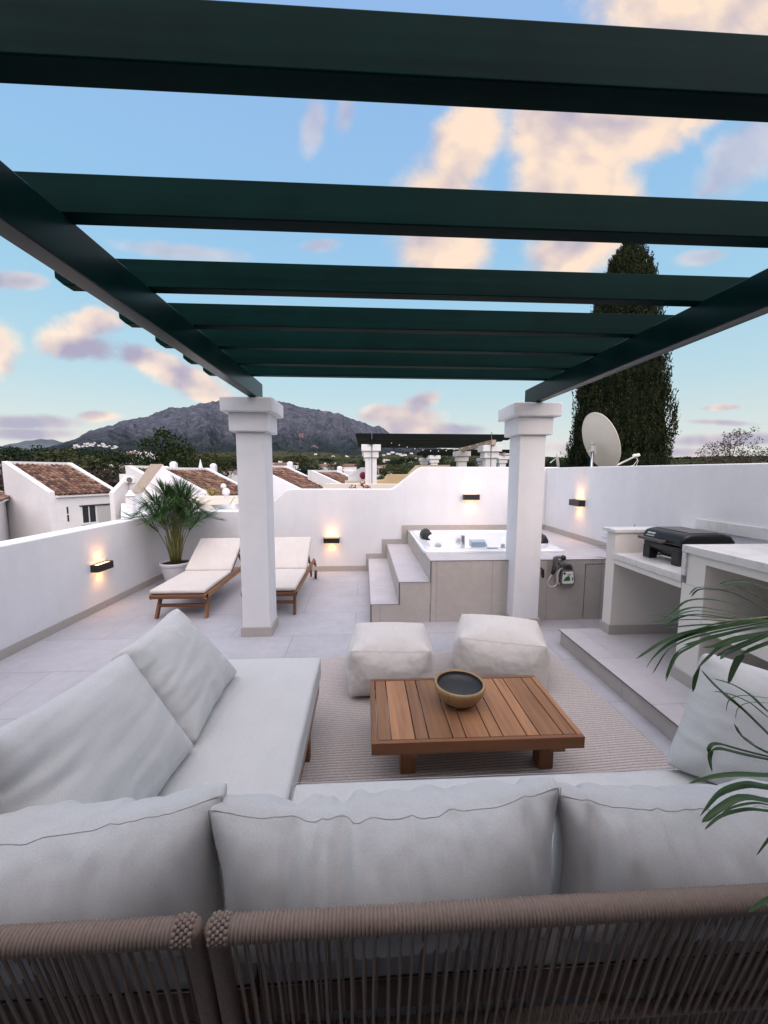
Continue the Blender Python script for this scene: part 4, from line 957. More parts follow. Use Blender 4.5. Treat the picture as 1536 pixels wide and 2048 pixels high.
# palm close to the viewer: its fronds reach in from the right
def near_palm():
    t = thing('near_palm', 'green palm fronds reaching in from the right over the sofa', 'palm', (1.35, .75, 0))
    rng = random.Random(4)
    m = MB(); m.lathe([(0, .004), (.13, .004), (.14, .02), (.185, .27), (.20, .28), (.20, .32), (.185, .32), (.18, .29)], 32, (1.62, .45, 0)); m.build('pot', pot_m, t, smooth=True)
    m = MB(); m.lathe([(.181, .292), (0, .30)], 24, (1.62, .45, 0)); m.build('soil', soil_m, t)
    def A(u, v): return (1040+u/3.097, 1000+v/3.097)
    def B(u, v): return (1100+u/2.926, 1150+v/2.926)
    def C(u, v): return (1000+u/2.866, 1540+v/2.866)
    up = [([(1620, 745), (1350, 590), (1130, 550), (1060, 600)], 15), ([(1650, 610), (1430, 515), (1300, 512), (1250, 535)], 16), ([(1640, 690), (1400, 560), (1330, 535), (1258, 532)], 20),
          ([(1640, 760), (1330, 650), (1170, 615), (1035, 625), (950, 690), (890, 730)], 20), ([(1520, 745), (1280, 695), (1120, 665), (1010, 680), (940, 730)], 20), ([(1440, 755), (1180, 715), (1060, 710), (960, 740), (905, 780)], 16),
          ([(1360, 755), (1100, 740), (950, 745), (808, 755)], 15), ([(1300, 765), (1080, 775), (900, 795)], 18), ([(1480, 740), (1080, 810), (900, 870), (718, 985)], 30), ([(1540, 740), (1150, 810), (960, 870), (850, 950), (780, 1045)], 30),
          ([(1560, 750), (1150, 830), (1000, 880), (900, 950), (820, 1080)], 26), ([(1580, 760), (1200, 840), (1050, 900), (960, 960), (900, 1105)], 22), ([(1640, 800), (1350, 850), (1220, 900), (1130, 915)], 30),
          ([(1680, 800), (1300, 880), (1180, 960), (1100, 1060), (1070, 1190)], 38), ([(1700, 830), (1420, 930), (1340, 1010), (1290, 1140)], 40), ([(1600, 800), (1300, 920), (1220, 970)], 26), ([(1640, 770), (1400, 800), (1200, 850), (1020, 900)], 26)]
    lo = [([(1420, 1080), (1276, 930), (1100, 760), (980, 660), (885, 555)], 38), ([(1420, 900), (1276, 800), (1180, 710), (1060, 640), (950, 605)], 34), ([(1400, 740), (1276, 720), (1130, 705), (1050, 730), (1030, 800)], 8),
          ([(1420, 1110), (1276, 1040), (1180, 990), (1110, 930), (1080, 870)], 30), ([(1420, 1100), (1276, 1078), (1120, 1045), (980, 1015), (935, 1060), (948, 1150)], 34), ([(1420, 1170), (1276, 1170), (1100, 1165), (950, 1180), (812, 1220)], 42),
          ([(1420, 1250), (1276, 1235), (1150, 1220), (1000, 1270), (895, 1390)], 44), ([(1420, 1330), (1276, 1320), (1120, 1300), (980, 1370), (888, 1450)], 46), ([(1420, 1390), (1276, 1380), (1150, 1370), (1000, 1410), (905, 1490)], 26)]
    for lst, j_ in ((up, 26), (lo, 30)):
        for (pl, w) in list(lst):
            if rng.random() < .6:
                ox, oy = rng.uniform(-10, j_), rng.uniform(-j_, j_); lst.append(([(u+ox*(1+k*.3), v+oy*(1+k*.5)) for k, (u, v) in enumerate(pl)], w*.8))
    hub1 = at(1620, 1235, .95); hub2 = at(1640, 1600, .90)
    def smooth_pts(P_):
        out = []
        n = len(P_)
        for i in range(n-1):
            p0, p1, p2, p3 = P_[max(i-1, 0)], P_[i], P_[i+1], P_[min(i+2, n-1)]
            for k in range(4):
                s = k/4; out.append(.5*((2*p1)+(p2-p0)*s+(2*p0-5*p1+4*p2-p3)*s*s+(3*p1-p0-3*p2+p3)*s*s*s))
        out.append(P_[-1]); return out
    def blades(lst, fn, Y0, dY, sc, name, mtl=None):
        for k, (pl, w) in enumerate(lst):
            Yb = Y0+rng.uniform(-.05, .05); n = len(pl); tipY = dY*rng.uniform(-1, 1)
            P_ = [at(*fn(*p), Yb+tipY*(i/(n-1))**1.5) for i, p in enumerate(pl)]
            m = MB(); m.blade(smooth_pts(P_), w/sc*Y0/766*(1.25 if sc > 3 else 1.05), fold=.45); m.build(name, mtl or palm_fore, t, smooth=True)
    blades(up, A, .95, .10, 3.097, 'leaflet'); blades([q for q in lo if q[0][-1][1] < 1160], B, .80, .05, 2.926, 'leaflet'); blades([q for q in lo if q[0][-1][1] >= 1160], B, .62, .03, 2.926, 'leaflet')
    blades([([(1700, 500), (1590, 700), (1500, 760), (1425, 815)], 34), ([(1720, 620), (1600, 720), (1500, 770)], 26)], C, .58, .02, 2.866, 'leaflet')
    blades([([(1600, 330), (1536, 400), (1470, 490)], 24)], C, .62, .02, 2.866, 'leaflet')
    m = MB(); m.tube([(1.62, .45, .3), (1.55, .6, .7), (1.45, .8, 1.05), hub1+Vector((.15, 0, .02)), at(1536, 1235, 1.0), at(1440, 1245, 1.0), at(1380, 1262, 1.0)], [.010, .009, .008, .006, .004, .003, .001], 6); m.build('stem', palm_stem, t, smooth=True)
    m = MB(); m.tube([(1.6, .45, .3), (1.5, .62, .6), (1.35, .85, .85), at(1620, 1560, .92), at(1580, 1500, .92)], [.010, .009, .008, .006, .004], 6); m.build('stem', palm_stem, t, smooth=True)
    m = MB(); m.blade([B(1, 1) and at(*B(1190, 985), .92), at(*B(1120, 940), .92), at(*B(1078, 868), .92)], .016, fold=.3); m.build('dry_tip', palm_dry, t)
near_palm()
# spiky plant between the tub and the kitchen, and one on the far counter
def dracaena(loc, h, n, ll, seed, label):
    t = thing('spiky_plant', label, 'plant', loc); rng = random.Random(seed)
    m = MB(); m.lathe([(0, .002), (.09, .002), (.12, .20), (.125, .21), (.11, .21), (.105, .18)], 24, loc); m.build('pot', pot_m, t, smooth=True)
    m = MB(); m.tube([Vector(loc)+Vector((0, 0, .18)), Vector(loc)+Vector((.01, 0, h))], .012, 8); m.build('stem', bark_m, t)
    m = MB(); top = Vector(loc)+Vector((.01, 0, h))
    for i in range(n):
        a = i*2.399; e = rng.uniform(-.5, 1.1); d = Vector((math.cos(a)*math.cos(e), math.sin(a)*math.cos(e), math.sin(e)))
        b = top-Vector((0, 0, rng.uniform(0, .25)))
        m.blade([b, b+d*ll*.4, b+d*ll*.75+Vector((0, 0, -.02)), b+d*ll+Vector((0, 0, -.06))], .018, fold=.3)
    m.build('foliage', drac_m, t, smooth=True)
dracaena((2.62, 3.62, 0), .86, 40, .36, 3, 'dark spiky plant half hidden between the tub and the counter end')
dracaena((2.72, 1.92, 1.107), .42, 26, .26, 5, 'dark spiky plant whose tips show at the right edge above the counter')
# ------------------------------------------------------------------ satellite dish and its neighbours behind the walls
def dish(px, py, Y, r, label, cat='satellite dish', tilt=(R(68), 0, R(-24)), arm=True, mast=None):
    c = at(px, py, Y); t = thing('satellite_dish', label, cat, c, 0)
    Rm = Euler(tilt).to_matrix()
    m = MB(); prof = [(0, 0), (.3, .012), (.6, .05), (.85, .105), (1, .15), (1.015, .15), (1.015, .165), (1, .168), (.85, .122), (.6, .068), (0, .018)]
    tmp = MB(); tmp.lathe([(a*r, b*r) for a, b in prof], 64)
    tmp.v = [tuple(c+Rm @ Vector((v[0]*.93, v[1], v[2]))) for v in tmp.v]; tmp.build('reflector', dish_m, t, smooth=True)
    return t, c, Rm
# big dish: seen from its back
Yd = 8.2
dt, dc, dR = dish(1192, 886, Yd, .64, 'large off white satellite dish above the right wall before the cypress', tilt=(R(-70), 0, R(-89)))
mz = at(1185, 905, Yd-.12)
m = MB(); m.tube([(mz.x, mz.y, -1), (mz.x, mz.y, mz.z+.06)], .03, 14); m.build('mast', steel, dt, smooth=True)
m = MB(); m.obox(mz+Vector((0, .02, .08)), (.055, 0, 0), (0, .05, 0), (0, 0, .06)); m.obox(mz+Vector((-.01, .01, .02)), (.10, 0, 0), (0, .03, 0), (0, 0, .012)); m.obox(mz+Vector((.04, -.02, .02)), (.015, 0, 0), (0, .02, 0), (0, 0, .06)); m.obox(mz+Vector((0, .03, .20)), (.05, 0, 0), (0, .03, 0), (0, 0, .03)); m.build('bracket', dish_arm, dt, bevel=.004)
fe = at(1272, 912, Yd+.55); m = MB(); m.tube([at(1225, 935, Yd+.1), at(1245, 925, Yd+.3), fe], .022, 10); m.build('feed_arm', dish_arm, dt, smooth=True)
m = MB(); m.tube([fe+Vector((-.03, 0, -.01)), fe+Vector((.06, -.03, .03))], [.05, .035], 14); m.sphere(fe+Vector((-.035, 0, 0)), .05, 12, 8); m.build('feed_horn', dish_m, dt, smooth=True)
m = MB(); m.tube([fe, fe+Vector((.06, 0, -.12)), fe+Vector((.0, 0, -.28)), fe+Vector((-.25, 0, -.33)), fe+Vector((-.5, -.1, -.38))], .008, 6); m.tube([fe, fe+Vector((.04, 0, -.10)), fe+Vector((-.05, 0, -.22)), fe+Vector((-.3, 0, -.28))], .008, 6); m.build('cable', hose_m, dt, smooth=True)
d2, c2, _ = dish(1113, 926, 13.0, .30, 'small satellite dish with a raised feed arm behind the right pillar', tilt=(R(80), 0, R(70)))
m = MB(); e2 = at(1127, 905, 13.0); m.tube([at(1100, 926, 13), e2], .02, 8); m.obox(e2, (.10, 0, 0), (0, .04, 0), (0, 0, .04)); m.build('feed_arm', dish_arm, d2)

# neighbouring pergolas
def pergola2(loc, label, grp, sc=1.0):
    t = thing('roof_pergola', label, 'pergola', loc, 0, grp); b = dict(world=False)
    W, D, H = 3.42, 3.2, 2.355+1.2
    def pil(x, y):
        m = MB(); m.box(x-.16, x+.16, y-.16, y+.16, 0, H-.36); m.build('pillar', creamwall if False else stucco_far, t, bevel=.01, **b)
        m = MB(); m.box(x-.21, x+.21, y-.21, y+.21, H-.36, H-.18); m.build('capital_block', stucco_far, t, bevel=.01, **b)
        m = MB(); m.box(x-.27, x+.27, y-.27, y+.27, H-.18, H); m.build('capital', stucco_far, t, bevel=.01, **b)
    for x in (0, W):
        for y in (0, D): pil(x, y)
    for x in (0, W):
        m = MB(); m.box(x-.06, x+.06, -.35, D+.3, H+.002, H+.14); m.build('beam', green_dark if x == 0 else tanslope, t, **b)
    for i in range(8):
        y = -.25+i*.52; m = MB(); x0, x1 = -.42, W+.52
        m.prism([(x0, y, H+.30), (x0, y, H+.20), (x0+.08, y, H+.141), (x1-.08, y, H+.141), (x1, y, H+.20), (x1, y, H+.30)], (0, .08, 0)); m.build('rafter', green_dark, t, **b)
    return t, W, D, H
p2loc = at(742, 975, 11.0); p2loc.z = -1.2
pg, W2, D2, H2 = pergola2(p2loc, 'black slatted pergola with bulbs on white pillars over the back wall', 'pergolas on neighbouring roofs')
m = MB()
for x in (0.02, W2-.05): m.tube([(x, -.29, .9), (x, -.28, H2+.35)], .012, 6)
m.build('cable_conduit', greyplastic, pg, world=False)
p3 = copy_tree(pg); place(p3, at(868, 920, 19.0)); p3.location.z = -1.15; p3['label'] = 'distant black pergola seen through the nearer one over the wall'
for ch in list(p3.children):
    if ch.name.startswith('cable'): bpy.data.objects.remove(ch)
# string of bulbs
tb = thing('string_lights', 'string of small white bulbs sagging under the black pergola', 'string lights', at(870, 900, 11.5))
m = MB(); pts = []
for i in range(13):
    s = i/12; px = 783+s*188; py = 884+17*math.sin(PI*min(1, s*1.0))-s*2; pts.append(at(px, py, 11.4))
m.tube(pts, .006, 4); m.build('wire', black_m, tb)
for p in pts:
    m = MB(); m.sphere(p-Vector((0, 0, .03)), .014, 8, 6); m.build('bulb', bulb_m, tb, smooth=True)

# ------------------------------------------------------------------ neighbouring roofs and houses
def tile_mat():
    m = bpy.data.materials.new('weathered_clay_tile'); m.use_nodes = True; t = m.node_tree; L = t.links; b = t.nodes['Principled BSDF']
    g = N(t, 'ShaderNodeNewGeometry'); r = N(t, 'ShaderNodeValToRGB'); L.new(g.outputs['Random Per Island'], r.inputs[0])
    cr = r.color_ramp
    while len(cr.elements) < 5: cr.elements.new(.5)
    for e, (p, c) in zip(cr.elements, [(0, (.07, .036, .028)), (.3, (.13, .065, .045)), (.55, (.20, .10, .065)), (.8, (.30, .17, .11)), (1, (.36, .27, .20))]): e.position = p; e.color = (*[v*.72 for v in c], 1)
    L.new(r.outputs[0], b.inputs['Base Color']); b.inputs['Roughness'].default_value = .9
    return m
tile_m = tile_mat()
def tiled_roof(P00, P10, P01, P11, root, pitch=.21, course=.30, name='tile_roof'):
    """P00,P10 = eave ends, P01,P11 = ridge ends; barrel tiles, each an arched piece"""
    P00, P10, P01, P11 = map(Vector, (P00, P10, P01, P11))
    nu = max(3, int((P10-P00).length/pitch)); nv = max(2, int((P01-P00).length/course))
    nrm = (P10-P00).cross(P01-P00).normalized(); nrm = nrm if nrm.z > 0 else -nrm
    m = MB(); rr = random.Random(nu*7+nv)
    S = lambda u, v: P00.lerp(P10, u).lerp(P01.lerp(P11, u), v)
    m.add([S(0, 0)-nrm*.02, S(1, 0)-nrm*.02, S(1, 1)-nrm*.02, S(0, 1)-nrm*.02], [(0, 1, 2, 3)])
    for i in range(nu):
        for j in range(nv):
            v0 = j/nv-.02; v1 = (j+1)/nv+.02*0; lift0 = .035; lift1 = .0
            w = .78; u0 = (i+.5-w/2)/nu; u1 = (i+.5+w/2)/nu; vs = []
            jit = rr.uniform(-.01, .01)
            for (v, lf) in ((v0, lift0), (v1, lift1)):
                for k in range(5):
                    a = PI*k/4; u = (u0+u1)/2-(u1-u0)/2*math.cos(a)
                    vs.append(S(u, max(-.03, v))+nrm*(math.sin(a)*pitch*.40+lf+jit))
            m.add(vs, [(k, k+1, k+6, k+5) for k in range(4)]+[(0, 1, 2, 3, 4)])
            # channel tile between
            ua, ub = (i+.5+w/2)/nu-.1/nu, (i+1.5-w/2)/nu+.1/nu
            if i < nu-1: m.add([S(ua, v0)+nrm*.015, S((ua+ub)/2, v0)-nrm*.01, S(ub, v0)+nrm*.015, S(ub, v1)+nrm*.0, S((ua+ub)/2, v1)-nrm*.016, S(ua, v1)+nrm*.0], [(0, 1, 4, 5), (1, 2, 3, 4)])
    return m.build(name, tile_m, root)
def slab_between(m, a, b, th, zb, side):
    """wall whose top runs a->b, thickness th along side, down to zb"""
    a, b, s = Vector(a), Vector(b), Vector(side).normalized()*th
    a2, b2 = Vector((a.x, a.y, zb)), Vector((b.x, b.y, zb)); m.prism([a, b, b2, a2], s)
ZGND = -6.2
def terrace_house(E0, E1, L, h, label, chim=False, par=.16, win=False, grp='white houses with sloping tile roofs', ridge_par=True):
    """E0 near eave end, E1 far eave end; slope runs up and away to the left"""
    E0, E1 = Vector(E0), Vector(E1); ev = (E1-E0); ed = ev.normalized(); sl = Vector((-ed.y, ed.x, 0)); sl = sl if sl.x < 0 else -sl
    R0, R1 = E0+sl*L+Vector((0, 0, h)), E1+sl*L+Vector((0, 0, h))
    t = thing('white_house', label, 'house', (E0.x, E0.y, ZGND), 0, grp)
    tiled_roof(E0-sl*.12-Vector((0, 0, .04)), E1-sl*.12-Vector((0, 0, .04)), R0, R1, t)
    m = MB(); dn = Vector((0, 0, .16))
    m.prism([Vector((E0.x, E0.y, ZGND)), E0-dn*.6, R0-dn*.6, Vector((R0.x, R0.y, ZGND))], ev); m.build('wall', stucco_far, t)
    m = MB(); u = Vector((0, 0, .17)); top = [E0-sl*.0+u*.7, R0+u]
    slab_between(m, E0+u*.6, R0+u, .26, ZGND, -ed); m.build('gable_parapet', stucco_far, t, bevel=.01)
    m = MB(); slab_between(m, E1+u*.6+ed*.002, R1+u+ed*.002, .24, ZGND, ed); m.build('gable_parapet', stucco_far, t, bevel=.01)
    if ridge_par:
        m = MB(); slab_between(m, R0+u+Vector((0, 0, .003))-ed*.2, R1+u+Vector((0, 0, .003))+ed*.2, .24, ZGND, sl); m.build('ridge_parapet', stucco_far, t, bevel=.01)
    m = MB(); m.obox((E0+E1)/2-sl*.06-Vector((0, 0, .13)), ed*(ev.length/2), sl*.10, Vector((0, 0, .05))); m.build('eave_cornice', stucco_far, t, bevel=.01)
    if chim:
        c = R1+ed*.7+sl*.1; m = MB(); m.obox(c+Vector((0, 0, -.15)), (.16, 0, 0), (0, .16, 0), (0, 0, .5)); m.sphere(c+Vector((0, 0, .34)), .17, 14, 8, (1, 1, .6)); m.build('chimney', stucco_far, t, bevel=.03)
    return t, E0, E1, sl, ed, R0, R1
# house A (with windows)
tA, E0, E1, slA, edA, R0, R1 = terrace_house(atz(110, 988, .5), atz(224, 983, .5)+Vector((.0, .0, 0)), 3.9, 1.42, 'nearest white house at the left with a brown tile roof and shuttered window')
nA = -slA
def wallrect(mb, s0, s1, z0, z1, out0, out1):     # rectangle on the eave wall of house A
    a = E0+edA*s0; b = E0+edA*s1; c = (a+b)/2; c.z = (z0+z1)/2; c = c+nA*((out0+out1)/2)
    mb.obox(c, edA*((s1-s0)/2), nA*((out1-out0)/2), Vector((0, 0, (z1-z0)/2)))
LA = (E1-E0).length
def sA(px, py):                                    # intersection of a pixel ray with the eave wall plane
    d = ray(px, py); o = Vector((0, 0, CAM_H)); k = (E0-o).dot(nA)/d.dot(nA); p = o+d*k; return (p-E0).dot(edA), p.z
s0, z1 = sA(163, 1013); s1, z0 = sA(192, 1043); s2, _ = sA(229, 1010)
m = MB(); wallrect(m, s0, s1, z0, z1, .004, .012); w_ = m.build('window', glass_dark, tA)
m = MB(); wallrect(m, s0-.04, s0, z0-.03, z1, .005, .05); wallrect(m, s1, s1+.06, z0-.03, z1, .005, .05); wallrect(m, (s0+s1)/2-.02, (s0+s1)/2+.02, z0, z1, .013, .04); wallrect(m, s0-.08, s1+.1, z0-.09, z0-.03, .005, .10); fr = m.build('window_frame', window_white, tA); 
m = MB(); wallrect(m, s0-.1, s2+.05, z1+.005, z1+.06, .005, .12); m.build('shutter_rail', black_m, tA)
m = MB()
n = 16
for i in range(n): wallrect(m, s1+.10, s2, z0-.02+(z1-z0)*(i/n), z0-.02+(z1-z0)*((i+.55)/n), .02, .05)
wallrect(m, s1+.08, s2, z0-.03, z1, .006, .019); m.build('shutter', shutter_m, tA)
a0, b1 = sA(132, 1014); a1, b0 = sA(144, 1042)
m = MB(); wallrect(m, a0, a1-.12, b0, b1, .004, .012); m.build('window', glass_dark, tA)
m = MB(); wallrect(m, a0-.04, a0, b0, b1, .005, .03); wallrect(m, a1-.12, a1-.06, b0, b1, .005, .03); wallrect(m, a0, a1-.12, (b0+b1)/2-.03, (b0+b1)/2+.02, .013, .03); m.build('window_frame', window_white, tA)
# piece of a house at the left edge
tL, *_ = terrace_house(atz(-28, 1006, .3), atz(18, 990, .3), 3.6, 1.3, 'edge of another white tile roofed house cut off at the left of the photo')
m = MB(); 
# houses further along the row
cfg = [((418, 984, 20.0), 'white house with tile roof behind the potted palm and beside the wedge roof', 3.6, 1.45),
       ((500, 985, 21.0), 'white house with tile roof partly hidden by the left pillar', 3.6, 1.45),
       ((662, 979, 21.5), 'white house with tile roof and round topped chimney above the back wall', 3.6, 1.45),
       ((762, 985, 23.0), 'farther white house with tile roof next to the white gable', 3.6, 1.45)]
ed23 = Vector((math.sin(R(23)), math.cos(R(23)), 0))
for (px, py, Y), lab, L_, h_ in cfg:
    e1 = at(px, py, Y); e0 = e1-ed23*(1.75 if px == 418 else 2.75); th, *_r = terrace_house(e0, e1, 3.0, 1.15, lab, chim=True)
# AC unit wall block
tW = thing('white_house', 'white flat roofed block with an air conditioner on its wall', 'house', at(250, 975, 19), 0)
a = at(238, 948, 19.5); b = at(304, 948, 19.5); m = MB(); m.box(a.x, b.x+.6, 19.5, 22, ZGND, a.z); m.build('wall', stucco_far, tW, bevel=.01)
m = MB(); a = at(236, 950, 18.6); m.prism([(a.x, 18.2, ZGND), (a.x, 18.2, at(220, 972, 18.2).z-.3), (a.x, 19.6, at(238, 948, 19.5).z), (a.x, 19.6, ZGND)], (-.2, 0, 0)); m.build('side_parapet', stucco_far, tW)
t = thing('air_conditioner', 'white air conditioner unit with round grille on the white block wall', 'air conditioner', at(263, 960, 19.4))
a, b = at(252, 954, 19.2), at(272, 966, 19.2); m = MB(); m.box(a.x, b.x, 19.1, 19.49, b.z, a.z); m.build('case', window_white, t, bevel=.01)
m = MB(); c = at(259, 960, 19.09); m.tube([c, c-Vector((0, .02, 0))], .13, 20); m.build('fan_grille', greyplastic, t)
# wedge roof house
tG = thing('wedge_house', 'white gabled stair house with a tan sloping side behind the palm', 'house', at(320, 960, 17.5))
r1, r2 = at(326, 929, 17.0), at(302, 929, 18.6); bl, br_ = at(284, 986, 17.0), at(364, 988, 17.0); b2 = at(262, 986, 18.6)
off = r2-r1
m = MB(); m.prism([r1, br_, Vector((br_.x, br_.y, ZGND)), Vector((bl.x, bl.y, ZGND)), bl], off); m.build('wall', stucco_far, tG, bevel=.01)
m = MB(); nn = Vector((-.6, -.3, .6)).normalized()*.03; m.prism([r1+nn, r2+nn, b2+nn, bl+nn], -nn*.8); m.build('tan_roof', tanslope, tG)
# neighbouring roof terraces (pale slabs in front of the houses)
def terrace_block(name, poly, zt, label, mat_=None, dz=.45, kind='house'):
    t = thing(name, label, kind, (poly[0][0], poly[0][1], zt), 0, 'neighbouring roof terraces')
    m = MB(); m.prism([(x, y, ZGND) for x, y in poly], (0, 0, zt-ZGND)); m.build('terrace_block', mat_ or stucco_far, t, bevel=.01); return t
terrace_block('roof_terrace', [(-5.3, 8.5), (-2.2, 8.5), (-2.2, 18.5), (-11.4, 18.5)], .10, 'flat white roof terrace below the tiled houses left of the pillar')
tb_ = thing('terrace_wall', 'low pink white garden wall on the neighbouring roof with ball finials', 'wall', (-5, 15, .1))
a, b = at(360, 992, 15.5), at(520, 986, 15.5); m = MB(); m.box(a.x, b.x, 15.5, 15.75, .05, a.z); m.build('wall', creamwall, tb_, bevel=.02)
a, b = at(350, 1003, 13.0), at(402, 994, 13.0); c = at(480, 998, 14.5)
m = MB(); m.prism([(a.x, 12.5, .1), (at(480, 1000, 14.6).x, 14.6, .1), (at(480, 1000, 14.6).x, 14.6, .42), (a.x, 12.5, .46)], (0, .22, 0)); m.build('low_wall', creamwall, tb_, bevel=.02)
def finial(px, py, Y, r, label, stack=False):
    c = at(px, py, Y); t = thing('ball_finial', label, 'ball finial', c, 0, 'white ball finials'); m = MB(); m.sphere(c, r, 20, 14); m.build('ball', stucco_far, t, smooth=True)
    m = MB(); m.lathe([(r*.4, -r*1.7), (r*.6, -r*1.5), (r*.35, -r*1.1), (r*.5, -r*.8)], 14, c); m.build('foot', stucco_far, t, smooth=True)
    if stack:
        m = MB(); m.sphere(c+Vector((-.08, 0, r*1.5)), r*.7, 16, 10); m.build('small_ball', stucco_far, t, smooth=True)
finial(371, 985, 13, .13, 'single white ball finial just right of the palm top'); finial(452, 984, 14, .14, 'white ball finial with a smaller ball on top beside the pillar', True)
# chimney lantern
t = thing('chimney', 'small white chimney left of the potted palm', 'chimney', at(260, 1000, 14)); c = at(261, 1005, 14)
m = MB(); m.box(c.x-.12, c.x+.12, 13.9, 14.14, .05, at(261, 993, 14).z); m.build('stack', stucco_far, t, bevel=.02); m = MB(); m.lathe([(.17, 0), (.15, .06), (.07, .14), (.05, .2), (0, .22)], 16, at(261, 992, 14)); m.build('cap', stucco_far, t, smooth=True)
# drying rack
t = thing('drying_rack', 'folding metal clothes drying rack on the neighbouring roof terrace', 'drying rack', (-4.6, 12, .1))
m = MB(); Pa, Pb, Pc, Pd = at(422, 1011, 11.5), at(478, 1008, 11.5), at(478, 1016, 10.8), at(436, 1018, 10.8)
for p, q in ((Pa, Pb), (Pb, Pc), (Pc, Pd), (Pd, Pa)): m.tube([p, q], .012, 6)
for i in range(1, 9): m.tube([Pa.lerp(Pd, i/9), Pb.lerp(Pc, i/9)], .006, 5)
m.tube([Pa, at(440, 1024, 11.0), at(442, 1032, 11)], .012, 6); m.tube([at(460, 1009, 11.4), at(468, 995, 11.3), at(476, 993, 11.3)], .012, 6); m.build('frame', steel, t, smooth=True)
# yellowing banana plant
t = thing('banana_plant', 'yellowing broad leaved plant on the neighbouring roof wall', 'plant', at(425, 988, 13.5)); rng = random.Random(8)
m = MB(); c = at(424, 992, 13.5)
for i in range(16):
    a = i*2.4; e = rng.uniform(.2, 1.4); L_ = rng.uniform(.25, .55)*(1 if e < 1 else 1.3); d = Vector((math.cos(a)*math.cos(e), math.sin(a)*math.cos(e), math.sin(e)))
    m.blade([c, c+d*L_*.5, c+d*L_*.8+Vector((0, 0, -.02)), c+d*L_+Vector((0, 0, -.08))], .09)
m.build('foliage', banana_m, t, smooth=True)
t = thing('closed_parasol', 'closed white parasol standing on a far roof', 'parasol', at(402, 948, 24)); c = at(402, 948, 24)
m = MB(); m.lathe([(.02, 0), (.13, .05), (.16, .2), (.10, .5), (.02, .85), (.01, .9)], 12, c); m.build('canopy', window_white, t, smooth=True); m = MB(); m.tube([c-Vector((0, 0, 1)), c+Vector((0, 0, .1))], .02, 6); m.build('pole', steel, t)
d3, c3, _ = dish(400, 962, 21, .34, 'thin grey satellite dish on the white parapet left of the pillar', tilt=(R(85), 0, R(55)))
# blocks right of the left pillar: white gable, yellow wall, beige wall
t = thing('white_gable_house', 'white gable end with a round terracotta pot behind the pergola pillar', 'house', at(715, 950, 15))
m = MB(); m.prism([at(696, 956, 15), at(696, 952, 15), at(722, 935, 15), at(736, 935, 15), at(750, 945, 15), at(750, 990, 15), at(696, 990, 15)], (0, 2.5, 0)); m.build('wall', stucco_far, t, bevel=.01)
m = MB(); m.box(at(690, 960, 14.9).x, at(760, 960, 14.9).x, 14.8, 15.0, ZGND, at(700, 961, 14.9).z); m.build('parapet', creamwall, t)
t = thing('terracotta_pot', 'small round terracotta pot hung on the white gable', 'pot', at(727, 951, 14.9)); m = MB(); m.sphere(at(726, 951, 14.85), .13, 14, 10, (1, .6, 1.1)); m.build('pot_body', boug_m, t, smooth=True)
t = thing('yellow_house', 'pale yellow parapet block behind the stepped back wall', 'house', at(790, 960, 14))
m = MB(); m.prism([at(700, 969, 13), at(752, 961, 13), at(770, 960, 13), at(778, 949, 13), at(822, 949, 13), at(840, 930, 13), at(900, 930, 13), Vector((at(900, 930, 13).x, 13, -3)), Vector((at(700, 969, 13).x, 13, -3))], (0, 1.2, 0)); m.build('wall', yellowwall, t, bevel=.01)
t = thing('beige_wall', 'low beige wall right behind the lower back wall', 'wall', at(700, 970, 9.5))
a, b = at(650, 967, 9.6), at(716, 967, 9.6); m = MB(); m.prism([Vector((at(640, 985, 9.6).x, 9.6, a.z-.22)), a, at(905, 969, 9.6), Vector((at(905, 969, 9.6).x, 9.6, -2)), Vector((at(640, 985, 9.6).x, 9.6, -2))], (0, .25, 0)); m.build('wall', creamwall, t, bevel=.01)
t = thing('bougainvillea', 'crimson bougainvillea sprigs showing over the back wall', 'plant', at(715, 980, 7.2)); rng = random.Random(3); m = MB()
for px, py, n in ((702, 973, 9), (711, 975, 8), (725, 969, 22), (731, 973, 12), (737, 976, 10)):
    c = at(px, py, 7.0)
    for i in range(n):
        p = c+Vector((rng.gauss(0, .03), rng.gauss(0, .04), rng.gauss(0, .022))); u = Vector((rng.uniform(-1, 1), rng.uniform(-1, 1), rng.uniform(-1, 1))).normalized(); v = u.orthogonal().normalized(); s = .018
        m.add([p-u*s, p+v*s, p+u*s, p-v*s], [(0, 1, 2, 3)])
m.build('bracts', boug_m, t); m = MB()
for px in (702, 711, 725, 737): m.tube([at(px, 1000, 7.05), at(px+2, 976, 7.0)], .006, 5)
m.build('branches', bark_m, t)

